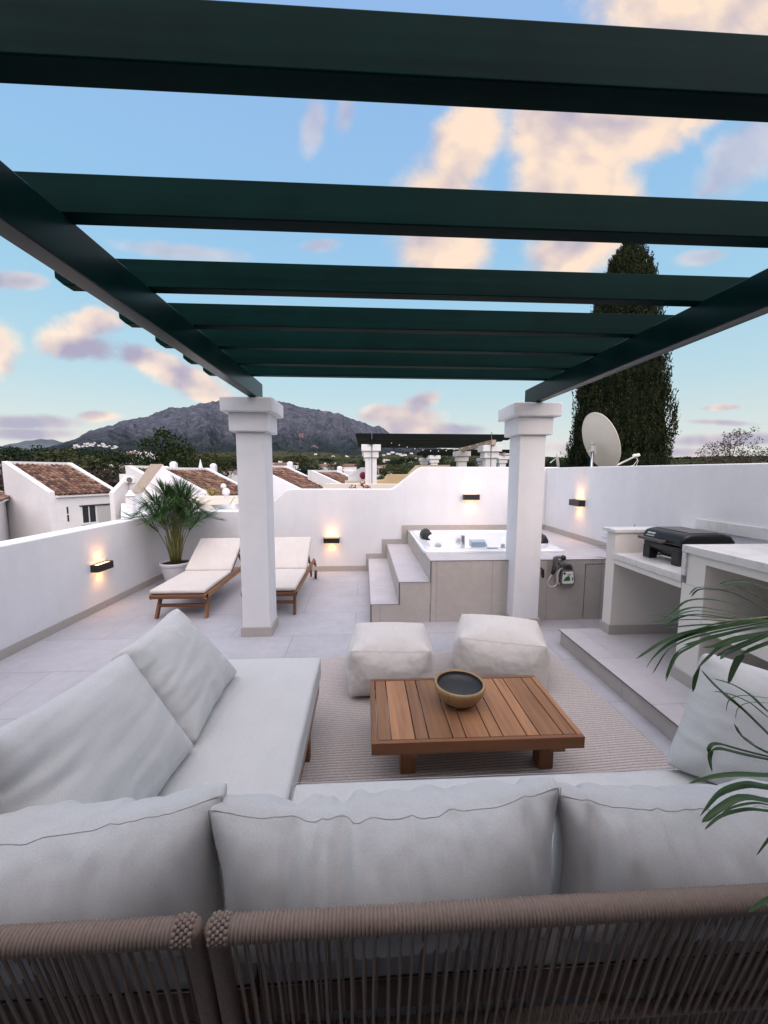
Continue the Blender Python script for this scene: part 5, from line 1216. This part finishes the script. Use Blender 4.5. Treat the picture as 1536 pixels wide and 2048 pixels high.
# ------------------------------------------------------------------ terrain and mountain
def fbm(x, y, o=5, s=0):
    v = 0; a = 1; f = 1
    for i in range(o):
        v = v+a*(np.sin(x*f*1.3+s+i*1.7+1.1*np.sin(y*f*.9+i))*np.cos(y*f*1.1-s*1.3+i*2.1+.8*np.sin(x*f*1.2+i*.7))); a *= .5; f *= 2.03
    return v
def gnoise(rng, na, nr):
    return rng.normal(0, 1, (nr, na))
def elev(r):
    pts = [(0, -6.2), (60, -6.0), (150, -4.5), (300, 1), (600, 10), (1200, 30), (2000, 75), (2900, 130)]
    for (a, b), (c, d) in zip(pts, pts[1:]):
        if r <= c: return b+(d-b)*(r-a)/(c-a)
    return pts[-1][1]
def terr_mat(name, stops, scale):
    m = bpy.data.materials.new(name); m.use_nodes = True; t = m.node_tree; L = t.links; b = t.nodes['Principled BSDF']
    g = N(t, 'ShaderNodeNewGeometry'); n = N(t, 'ShaderNodeTexNoise'); n.inputs['Scale'].default_value = scale; n.inputs['Detail'].default_value = 9; n.inputs['Roughness'].default_value = .68
    L.new(g.outputs['Position'], n.inputs['Vector']); r = N(t, 'ShaderNodeValToRGB'); L.new(n.outputs['Fac'], r.inputs[0]); cr = r.color_ramp
    while len(cr.elements) < len(stops): cr.elements.new(.5)
    for e, (p, c) in zip(cr.elements, stops): e.position = p; e.color = (*c, 1)
    L.new(r.outputs[0], b.inputs['Base Color']); b.inputs['Roughness'].default_value = 1; b.inputs['Specular IOR Level'].default_value = 0
    bp = N(t, 'ShaderNodeBump'); bp.inputs['Strength'].default_value = .8; bp.inputs['Distance'].default_value = 30 if scale < .02 else 1.0
    L.new(n.outputs['Fac'], bp.inputs['Height']); L.new(bp.outputs[0], b.inputs['Normal'])
    return m
ground_m = terr_mat('scrub_ground', [(.3, (.03, .035, .02)), (.5, (.05, .055, .03)), (.65, (.09, .07, .05)), (.75, (.12, .10, .08))], .03)
rs = [0, 8, 20, 40, 70, 100, 150, 220, 300, 420, 600, 850, 1200, 1600, 2000, 2450, 2900, 3600, 6000, 14000]
na = 240; m = MB(); vs = []
for r_ in rs:
    for i in range(na):
        a = 2*PI*i/na; x, y = r_*math.sin(a), r_*math.cos(a)
        e = elev(min(r_, 2900)) if r_ > 100 else elev(r_)
        front = .5+.5*math.cos(max(-PI, min(PI, (a if a < PI else a-2*PI)+.25)))      # rises to the mountain side, falls to the back
        e = -6.2+(e+6.2)*(front**1.5)
        if r_ > 200: e += (2+r_*.006)*float(fbm(np.array(x/300), np.array(y/300), 4))*.8*(front)
        if r_ >= 3600: e -= (r_-2900)*.01
        vs.append((x, y, e))
m.add(vs, [(j*na+i, j*na+(i+1) % na, (j+1)*na+(i+1) % na, (j+1)*na+i) for j in range(len(rs)-1) for i in range(na)])
struct(m.build('ground', ground_m, None, smooth=True))
def ground_z(x, y):
    r_ = math.hypot(x, y); a = math.atan2(x, y); e = elev(min(r_, 2900)); front = .5+.5*math.cos(max(-PI, min(PI, a+.25))); e = -6.2+(e+6.2)*(front**1.5)
    if r_ > 200: e += (2+r_*.006)*float(fbm(np.array(x/300), np.array(y/300), 4))*.8*front
    return e
# mountain: ridge line by azimuth, real depth
ridge = [(-60, 905), (60, 903), (105, 893), (150, 877), (170, 866), (205, 855), (240, 843), (270, 838), (300, 830), (320, 822), (345, 815), (370, 814), (390, 810), (415, 804), (440, 799), (475, 802), (510, 803), (561, 803), (600, 812), (622, 818), (658, 822), (690, 832), (722, 843), (747, 854), (757, 850), (768, 856), (777, 866), (800, 874), (840, 886), (880, 897), (930, 905), (1000, 911), (1100, 914), (1250, 920), (1400, 928), (1536, 934), (1700, 940)]
AZ = np.array([azel(*p)[0] for p in ridge]); EL = np.array([azel(*p)[1] for p in ridge])
NA, NR = 420, 110; az = np.linspace(AZ[0], AZ[-1], NA)
el = np.interp(az, AZ, EL)
rng = np.random.RandomState(5)
el = el+(.0011*np.sin(az*95+1)+.0007*np.sin(az*210+2)+.0005*np.sin(az*430)+rng.normal(0, .00035, NA))*np.clip((el-.02)/.03, 0, 1)
Rf, Rr = 3000., 6200.
m = MB(); vs = np.zeros((NR, NA, 3))
for j in range(NR):
    t_ = j/(NR-1)*1.25; rr_ = Rf+(Rr-Rf)*t_
    x = rr_*np.sin(az); y = rr_*np.cos(az)
    hr = Rr*np.tan(el)+CAM_H
    base = 95.+0*az
    k = min(t_, 1.0); prof_ = (k**1.55) if t_ <= 1 else 1-(t_-1)*2.2
    rav = fbm(x/520+.3*fbm(x/900, y/900, 2), y/1500, 6, 2.0); rdg = 1-np.abs(fbm(x/330, y/620, 6, 4.0))
    z = base+(hr-base)*prof_+ (hr-base)*np.sin(PI*min(k, 1))*(.14*rav+.20*(rdg-.6))
    z += rng.normal(0, 1, NA)*(3 if t_ < .97 else 2.5)*(hr/600)
    vs[j] = np.stack([x, y, z], 1)
m.v = [tuple(p) for p in vs.reshape(-1, 3)]
m.f = [(j*NA+i, j*NA+i+1, (j+1)*NA+i+1, (j+1)*NA+i) for j in range(NR-1) for i in range(NA-1)]
def mount_mat():
    mt = bpy.data.materials.new('hazed_mountain_rock'); mt.use_nodes = True; t = mt.node_tree; L = t.links; b = t.nodes['Principled BSDF']
    g = N(t, 'ShaderNodeNewGeometry'); sp = N(t, 'ShaderNodeSeparateXYZ'); L.new(g.outputs['Position'], sp.inputs[0])
    def nz(s, d=9, r=.65, dist=0):
        n = N(t, 'ShaderNodeTexNoise'); n.inputs['Scale'].default_value = s; n.inputs['Detail'].default_value = d; n.inputs['Roughness'].default_value = r; n.inputs['Distortion'].default_value = dist; L.new(g.outputs['Position'], n.inputs['Vector']); return n.outputs['Fac']
    n1, n2, n3 = nz(.004), nz(.011, 9, .75, .6), nz(.0035, 6, .6, .5)
    n2r = N(t, 'ShaderNodeMapRange'); n2r.inputs['From Min'].default_value = .36; n2r.inputs['From Max'].default_value = .64; L.new(n2, n2r.inputs[0]); n2h = n2; n2 = n2r.outputs[0]
    hgt = N(t, 'ShaderNodeMapRange'); hgt.inputs['From Min'].default_value = 220; hgt.inputs['From Max'].default_value = 520; L.new(math_(t, 'ADD', sp.outputs[2], math_(t, 'MULTIPLY', math_(t, 'SUBTRACT', n1, .5), 700)), hgt.inputs[0])
    rock = mixc(t, n2, (.048, .056, .076), (.135, .142, .172)); green = mixc(t, n2, (.018, .027, .032), (.042, .054, .056))  # rock and scrub colours made bluer to stand in for haze
    c = mixc(t, hgt.outputs[0], green, rock)
    sc = N(t, 'ShaderNodeMapRange'); sc.inputs['From Min'].default_value = .66; sc.inputs['From Max'].default_value = .70; L.new(n3, sc.inputs[0])
    c = mixc(t, math_(t, 'MULTIPLY', sc.outputs[0], .8), c, (.30, .19, .16))
    L.new(c, b.inputs['Base Color']); b.inputs['Roughness'].default_value = 1; b.inputs['Specular IOR Level'].default_value = 0
    bp = N(t, 'ShaderNodeBump'); bp.inputs['Strength'].default_value = 1; bp.inputs['Distance'].default_value = 45; L.new(n2h, bp.inputs['Height']); L.new(bp.outputs[0], b.inputs['Normal'])
    return mt
struct(m.build('mountain', mount_mat(), None, smooth=False))
# far hill at the left, haze painted as blue into its colour
hl = [(-120, 880), (-40, 886), (0, 892), (30, 886), (55, 881), (85, 878), (105, 879), (125, 884), (160, 892), (200, 900)]
hz = np.array([azel(*p) for p in hl]); a_ = np.linspace(hz[0, 0], hz[-1, 0], 60); e_ = np.interp(a_, hz[:, 0], hz[:, 1])
m = MB(); V3 = []
for j, (rr_, k) in enumerate(((9000, .15), (9500, .5), (10000, .85), (10400, 1), (11500, .4))):
    for a, e in zip(a_, e_): V3.append((rr_*math.sin(a), rr_*math.cos(a), k*(10400*math.tan(e))+6*math.sin(a*300+j)))
m.add(V3, [(j*60+i, j*60+i+1, (j+1)*60+i+1, (j+1)*60+i) for j in range(4) for i in range(59)])
struct(m.build('hills', mat('hazed_distant_hill', (.10, .115, .13), 1, spec=0, noise=(.003, .2, (1, 1, 1))), None, smooth=True))

# ------------------------------------------------------------------ trees
def clump(mb, c, r, n, leaf, rng, flat=1.0, aniso=(1, 1, 1), up=.0):
    for i in range(n):
        while True:
            p = Vector((rng.uniform(-1, 1), rng.uniform(-1, 1), rng.uniform(-1, 1)))
            if .25 < p.length < 1: break
        q = c+Vector((p.x*r*aniso[0], p.y*r*aniso[1], p.z*r*aniso[2]*flat)); u = Vector((rng.gauss(0, 1), rng.gauss(0, 1), rng.gauss(0, .7)+up)).normalized(); v = u.orthogonal().normalized(); v = Matrix.Rotation(rng.uniform(0, 6.28), 3, u) @ v
        s = leaf*rng.uniform(.6, 1.3)
        mb.add([q-v*s*.45, q+u*s, q+v*s*.45, q-u*s*.5], [(0, 1, 2, 3)])
def tree_proto(kind, name, label, seed, mleaf, h=8, w=6, nclump=26, nleaf=26, leaf=.28, trunk=.3, crown0=.35, cat='tree'):
    rng = random.Random(seed); t = thing(name, label, cat, (0, 0, 0)); m = MB()
    for i in range(nclump):
        a = rng.uniform(0, 6.28); k = rng.random(); v = rng.random()
        if kind == 'umbrella': z = h*(.78+.17*rng.random()); rad = w/2*math.sqrt(k); z -= .08*h*(rad/(w/2))**2; cr = w*.13; fl = .55
        elif kind == 'cypress': z = h*(.06+.94*v); rad = w/2*(math.sin(PI*min(1, v*.8+.14))**.7)*math.sqrt(k)*.7; cr = w*.22*(1.05-v*.75); fl = 1.6
        else: z = h*(crown0+(1-crown0)*v); rad = w/2*math.sqrt(max(.02, 1-((v-.4)/.65)**2))*math.sqrt(k); cr = w*.15*rng.uniform(.7, 1.3); fl = .8
        clump(m, Vector((math.cos(a)*rad, math.sin(a)*rad, z)), cr, nleaf, leaf, rng, fl)
    m.build('crown', mleaf, t, world=False)
    m = MB(); tp = h*(.80 if kind == 'umbrella' else .6); m.tube([(0, 0, -1), (.1, 0, tp*.5), (0, .1, tp)], [trunk, trunk*.7, trunk*.3], 7)
    for i in range(5):
        a = i*1.3; m.tube([(0, 0, tp*.7), (math.cos(a)*w*.18, math.sin(a)*w*.18, tp*.98), (math.cos(a)*w*.32, math.sin(a)*w*.32, tp*1.08)], [trunk*.4, trunk*.25, trunk*.1], 5)
    m.build('trunk', bark_m, t, world=False, smooth=True)
    return t
protos = {
 'umb': tree_proto('umbrella', 'umbrella_pine', 'x', 1, umbr_m, 11, 11, 60, 34, .38, .3),
 'rnd': tree_proto('round', 'round_tree', 'x', 2, olive_m, 8, 7.5, 60, 34, .30, .3, .22),
 'pin': tree_proto('round', 'pine_tree', 'x', 3, pine_m, 11, 8, 70, 34, .32, .3, .2),
 'cyp': tree_proto('cypress', 'cypress_tree', 'x', 4, cyp_m, 10, 2.4, 60, 30, .24, .2),
 'bar': tree_proto('round', 'brown_tree', 'x', 5, brown_m, 6, 6.5, 50, 30, .22, .25, .2)}
used_p = set()
def put_tree(k, x, y, s, label, grp, z=None, rz=None):
    p = protos[k]
    o = p if k not in used_p else copy_tree(p); used_p.add(k)
    place(o, (x, y, (ground_z(x, y) if z is None else z)), rz if rz is not None else random.uniform(0, 6.28), s)
    o['label'] = label; o['group'] = grp; o['category'] = 'tree'; return o
def by_px(px, r_):                       # ground position at a bearing and a distance
    a, _ = azel(px, 948); return r_*math.sin(a), r_*math.cos(a)
def fit(px, ytop, r_, k, H, label, grp, wf=1.0):
    x, y = by_px(px, r_); z = ground_z(x, y); a, e = azel(px, ytop); top = CAM_H+r_*math.tan(e); s = max(.25, (top-z)/H); return put_tree(k, x, y, (s*wf, s*wf, s), label, grp, z)
G = 'trees in the valley'
HT = {'umb': 11.2, 'rnd': 8.6, 'pin': 11.8, 'cyp': 10.9, 'bar': 6.6}
fit(336, 850, 62, 'pin', HT['pin'], 'large bushy pine standing above the wedge roof left of the pillar', 'single trees', .80)
fit(316, 868, 64, 'pin', HT['pin'], 'left shoulder of the pine clump above the wedge roof', 'single trees', .75)
fit(368, 885, 66, 'pin', HT['pin'], 'lower pine just right of the large bushy pine', 'single trees', .8)
row = [(150, 905, 70, 'rnd'), (185, 915, 66, 'rnd'), (120, 900, 85, 'rnd'), (60, 888, 140, 'umb'), (100, 897, 120, 'umb'), (20, 893, 150, 'umb'), (170, 893, 130, 'umb'), (205, 898, 120, 'umb'), (235, 899, 130, 'umb'), (150, 893, 160, 'umb'), (262, 903, 150, 'pin'), (222, 925, 60, 'bar'), (285, 935, 75, 'rnd'), (300, 922, 90, 'rnd'), (395, 905, 90, 'rnd'), (420, 910, 100, 'rnd'), (445, 915, 110, 'umb'), (465, 912, 120, 'rnd'), (250, 943, 55, 'bar'), (235, 948, 50, 'bar'), (25, 925, 90, 'bar'), (60, 928, 85, 'bar'), (-20, 905, 110, 'rnd'), (85, 925, 75, 'rnd'),
       (560, 915, 110, 'rnd'), (575, 922, 100, 'umb'), (595, 910, 140, 'rnd'), (610, 925, 110, 'umb'), (640, 921, 130, 'cyp'), (632, 924, 135, 'cyp'), (660, 918, 150, 'cyp'), (555, 912, 170, 'cyp'), (672, 925, 120, 'rnd'), (690, 928, 130, 'bar'), (655, 928, 140, 'rnd'), (590, 930, 90, 'umb'), (765, 935, 95, 'rnd'), (780, 932, 120, 'rnd'), (800, 934, 100, 'rnd'), (840, 930, 120, 'rnd'), (870, 925, 150, 'umb'), (900, 928, 160, 'rnd'), (1000, 925, 130, 'umb'), (1110, 914, 140, 'umb'), (1090, 915, 150, 'umb'), (1070, 916, 150, 'umb'), (1130, 920, 150, 'umb')]
dirs = ['beyond the tiled roofs', 'at the foot of the mountain', 'on the hillside']
kn = {'umb': 'flat topped umbrella pine', 'rnd': 'round green tree', 'pin': 'bushy pine', 'cyp': 'slender cypress', 'bar': 'bare brown tree'}
for i, (px, yt, r_, k) in enumerate(row):
    side = 'left of the big pine' if px < 310 else ('between the big pine and the left pillar' if px < 500 else ('above the roofs right of the left pillar' if px < 700 else ('under the black pergola' if px < 1010 else 'beside the right pillar')))
    fit(px, yt, r_, k, HT[k], '%s %s' % (kn[k], side), '%ss %s' % (kn[k], side), 1.0)
rng = random.Random(12)
for i in range(170):
    px = rng.uniform(-80, 1180); r_ = 150*(12**rng.random()); k = rng.choice(['umb', 'rnd', 'umb', 'pin', 'rnd', 'cyp', 'bar'])
    x, y = by_px(px, r_); s = rng.uniform(.55, 1.0)*(1+r_/2500)
    if 500 < px < 545: continue
    put_tree(k, x, y, s, '%s among the far trees of the valley' % kn[k], 'far %ss of the valley' % kn[k])
# dense wood cover on far slopes
m = MB(); rng = random.Random(21)
for i in range(7000):
    px = rng.uniform(-150, 1650); r_ = 420*(6.5**rng.random()); x, y = by_px(px, r_); z = ground_z(x, y); s = rng.uniform(2.2, 4.2)*(1+r_/2200)
    vs_ = []
    for k in range(6):
        a = k*PI/3+rng.random(); rr_ = s*rng.uniform(.7, 1.1); vs_.append((x+rr_*math.cos(a), y+rr_*math.sin(a), z-.5+s*.2))
    for k in range(6):
        a = k*PI/3+rng.random(); rr_ = s*rng.uniform(.5, .8); vs_.append((x+rr_*math.cos(a), y+rr_*math.sin(a), z+s*rng.uniform(.6, .9)))
    vs_.append((x, y, z+s*1.15)); m.add(vs_, [(k, (k+1) % 6, 6+(k+1) % 6, 6+k) for k in range(6)]+[(6+k, 6+(k+1) % 6, 12) for k in range(6)])
wd = m.build('far_woodland', leaf_mat('far_wood', (.022, .034, .018), (.045, .05, .028), 1, 0, 0), None); tag(wd, 'dark scrub and woodland covering the far slopes', 'woodland', kind='stuff')

# big cypress on the right
def big_cypress():
    rng = random.Random(6); Y = 17.0
    prof = [(0, -.2), (0.03, .45), (.15, 1.0), (.30, 1.0), (.45, .93), (.60, .82), (.72, .68), (.82, .54), (.90, .42), (.955, .26), (1, .03)]
    aL, aR = azel(1131, 900)[0], azel(1347, 900)[0]; cx = Y*math.tan((aL+aR)/2); top = at(1243, 492, Y).z; base = -5.5; half = math.hypot(cx, Y)*math.sin((aR-aL)/2)*.97
    zs0 = at(1240, 960, Y).z
    t = thing('big_cypress', 'tall dark cypress tree rising behind the satellite dish', 'tree', (cx, Y, base)); m = MB()
    def rad(z):
        py_t = (z-zs0)/(top-zs0); pts = [(-1, 1.0), (0, 1.0), (.19, .98), (.38, .88), (.54, .77), (.72, .62), (.84, .49), (.91, .38), (.965, .22), (1.0, .02)]
        for (a, b), (c, d) in zip(pts, pts[1:]):
            if py_t <= c: return half*(b+(d-b)*(py_t-a)/(c-a))
        return .02
    for i in range(2800):                       # upright leafy plumes on the surface
        z = zs0-1.2+(top-zs0+1.2)*(rng.random()**.85); a = rng.uniform(0, 2*PI)
        lump = 1+.07*math.sin(a*3+z*.9)+.05*math.sin(a*7-z*1.7); r_ = rad(z)*lump*rng.uniform(.88, 1.0)
        c = Vector((cx+math.cos(a)*r_, Y+math.sin(a)*r_, z)); ph = rng.uniform(.45, .95)*(1 if z < top-1.5 else .6)
        tipd = Vector((math.cos(a)*.16+rng.gauss(0, .06), math.sin(a)*.16+rng.gauss(0, .06), 1)).normalized()
        for k in range(30):
            s = rng.random(); q = c+tipd*ph*(s-.3)+Vector((rng.gauss(0, 1), rng.gauss(0, 1), 0))*.06*(1.15-s)
            u = (tipd+Vector((rng.gauss(0, .45), rng.gauss(0, .45), rng.gauss(0, .2)))).normalized(); v = u.orthogonal().normalized(); v = Matrix.Rotation(rng.uniform(0, 6.28), 3, u) @ v
            l = rng.uniform(.035, .075); m.add([q-v*l*.35, q+u*l, q+v*l*.35, q-u*l*.6], [(0, 1, 2, 3)])
    m.build('crown', cyp_m, t)
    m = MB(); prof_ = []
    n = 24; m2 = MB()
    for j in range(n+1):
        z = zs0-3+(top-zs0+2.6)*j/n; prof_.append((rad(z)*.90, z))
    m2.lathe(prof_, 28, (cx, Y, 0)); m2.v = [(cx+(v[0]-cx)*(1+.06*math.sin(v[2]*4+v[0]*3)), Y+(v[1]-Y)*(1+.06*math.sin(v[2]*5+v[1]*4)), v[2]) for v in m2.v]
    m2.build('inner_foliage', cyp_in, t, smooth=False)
    m.tube([(cx, Y, base), (cx, Y, zs0)], [.4, .3], 10); m.build('trunk', bark_m, t)
big_cypress()
# thin eucalyptus at the far right
def euc():
    rng = random.Random(9); Y = 34; t = thing('eucalyptus_tree', 'airy pinkish eucalyptus with visible branches above the right wall', 'tree', at(1450, 960, Y)); ml, mt = MB(), MB()
    root = at(1445, 990, Y); tips = [(1405, 905), (1420, 893), (1435, 900), (1448, 885), (1462, 872), (1478, 866), (1492, 873), (1505, 890), (1470, 890), (1485, 905), (1455, 910), (1430, 915), (1500, 915), (1410, 918), (1520, 908), (1532, 903), (1545, 912)]
    for (px, py) in tips:
        p = at(px, py, Y+rng.uniform(-1.5, 1.5)); mid = root.lerp(p, .55)+Vector((rng.gauss(0, .2), 0, rng.uniform(-.3, .2)))
        mt.tube([root, mid, p], [.10, .05, .012], 5)
        for k in range(3):
            q = mid.lerp(p, rng.random()); e = q+Vector((rng.gauss(0, .45), rng.gauss(0, .4), rng.uniform(.1, .6))); mt.tube([q, e], [.02, .006], 4); clump(ml, e, .38, 34, .10, rng)
        clump(ml, p, .52, 85, .10, rng, .8)
    mt.build('branches', bark_m, t, smooth=True); ml.build('crown', euc_m, t)
euc()
for px, yt, r_ in ((1385, 917, 60), (1402, 920, 70), (1470, 918, 64), (1500, 914, 58), (1530, 908, 55), (1560, 905, 60)):
    fit(px, yt, r_, 'bar', HT['bar'], 'brown bush showing over the right wall beside the eucalyptus', 'brown bushes over the right wall')

# ------------------------------------------------------------------ far white houses
def village_house(seed, w, d, h):
    t = thing('village_house', 'x', 'house', (0, 0, 0)); m = MB(); m.box(-w/2, w/2, -d/2, d/2, -2, h); m.box(w*.1, w/2+w*.25, -d/2-1.2, d/2*.6, -2, h*.62); m.build('wall', stucco_far, t, world=False)
    m = MB(); m.prism([(-w/2-.3, -d/2-.3, h+.02), (w/2+.3, -d/2-.3, h+.02), (w/2+.3, 0, h+1.2), (-w/2-.3, 0, h+1.2)], (0, 0, .15)); m.prism([(-w/2-.3, d/2+.3, h+.02), (-w/2-.3, 0, h+1.2), (w/2+.3, 0, h+1.2), (w/2+.3, d/2+.3, h+.02)], (0, 0, .15)); m.build('roof', tile_m, t, world=False)
    m = MB(); m.box(-w*.3, -w*.22, -.3, .3, h, h+2.0); m.build('chimney', stucco_far, t, world=False)
    for i in range(3):
        m = MB(); x = -w*.38+i*w*.2; m.box(x, x+w*.09, -d/2-.03, -d/2+.02, h*.35, h*.65); m.build('window', glass_dark, t, world=False)
    return t
vh = [village_house(1, 10, 7, 4.5), village_house(2, 13, 8, 5.5)]
spots = []
rng = random.Random(33)
for (xa, xb, ya, yb, ra, rb, n) in ((-30, 85, 910, 930, 150, 190, 13), (190, 280, 914, 936, 230, 300, 22), (262, 300, 905, 912, 280, 340, 7), (436, 478, 940, 948, 110, 140, 6), (553, 575, 934, 940, 95, 110, 3), (596, 705, 938, 949, 120, 170, 20), (752, 780, 936, 941, 190, 210, 3), (760, 860, 914, 920, 800, 1200, 8)):
    for i in range(n): spots.append((rng.uniform(xa, xb), rng.uniform(ra, rb), rng.uniform(ya, yb)))
uh = [0, 0]
def put_house(px, r_, zt=None, s=1.0, where=''):
    k = rng.randrange(2); o = vh[k] if not uh[k] else copy_tree(vh[k]); uh[k] = 1
    x, y = by_px(px, r_); z = ground_z(x, y)+.4
    if zt is not None: a, e = azel(px, zt); z = CAM_H+r_*math.tan(e)-3*s
    place(o, (x, y, z), rng.uniform(-.6, .6), s); o['label'] = 'small white village house %s' % where; o['group'] = 'small white village houses %s' % where; o['category'] = 'house'
for (px, r_, zt) in spots:
    wh = 'far left of the big pine' if px < 130 else ('below the big pine' if px < 360 else ('near the left pillar' if px < 520 else ('right of the left pillar' if px < 740 else 'under the black pergola')))
    put_house(px, r_, zt+3, (.42+.25*rng.random())*(1 if r_ < 300 else 1.6), wh)
for i in range(46):                         # hilltop village on the mountain foot
    s = rng.random(); px = 148+92*s; py = 893-9*math.sin(PI*(s*.85+.1))+rng.uniform(-2, 5); put_house(px, 2300+rng.uniform(-100, 200), py+3, .75, 'on the hilltop below the mountain')
m = MB(); vsx = []
for j in range(2): pass
for i in range(7): put_house(765+i*9+rng.uniform(-3, 3), 2600, 908+rng.uniform(-5, 3), 1.5, 'on the slope under the black pergola')
for i in range(10): put_house(rng.uniform(560, 1000), 2400, 914+rng.uniform(-6, 3), 1.2, 'on the slope under the black pergola')
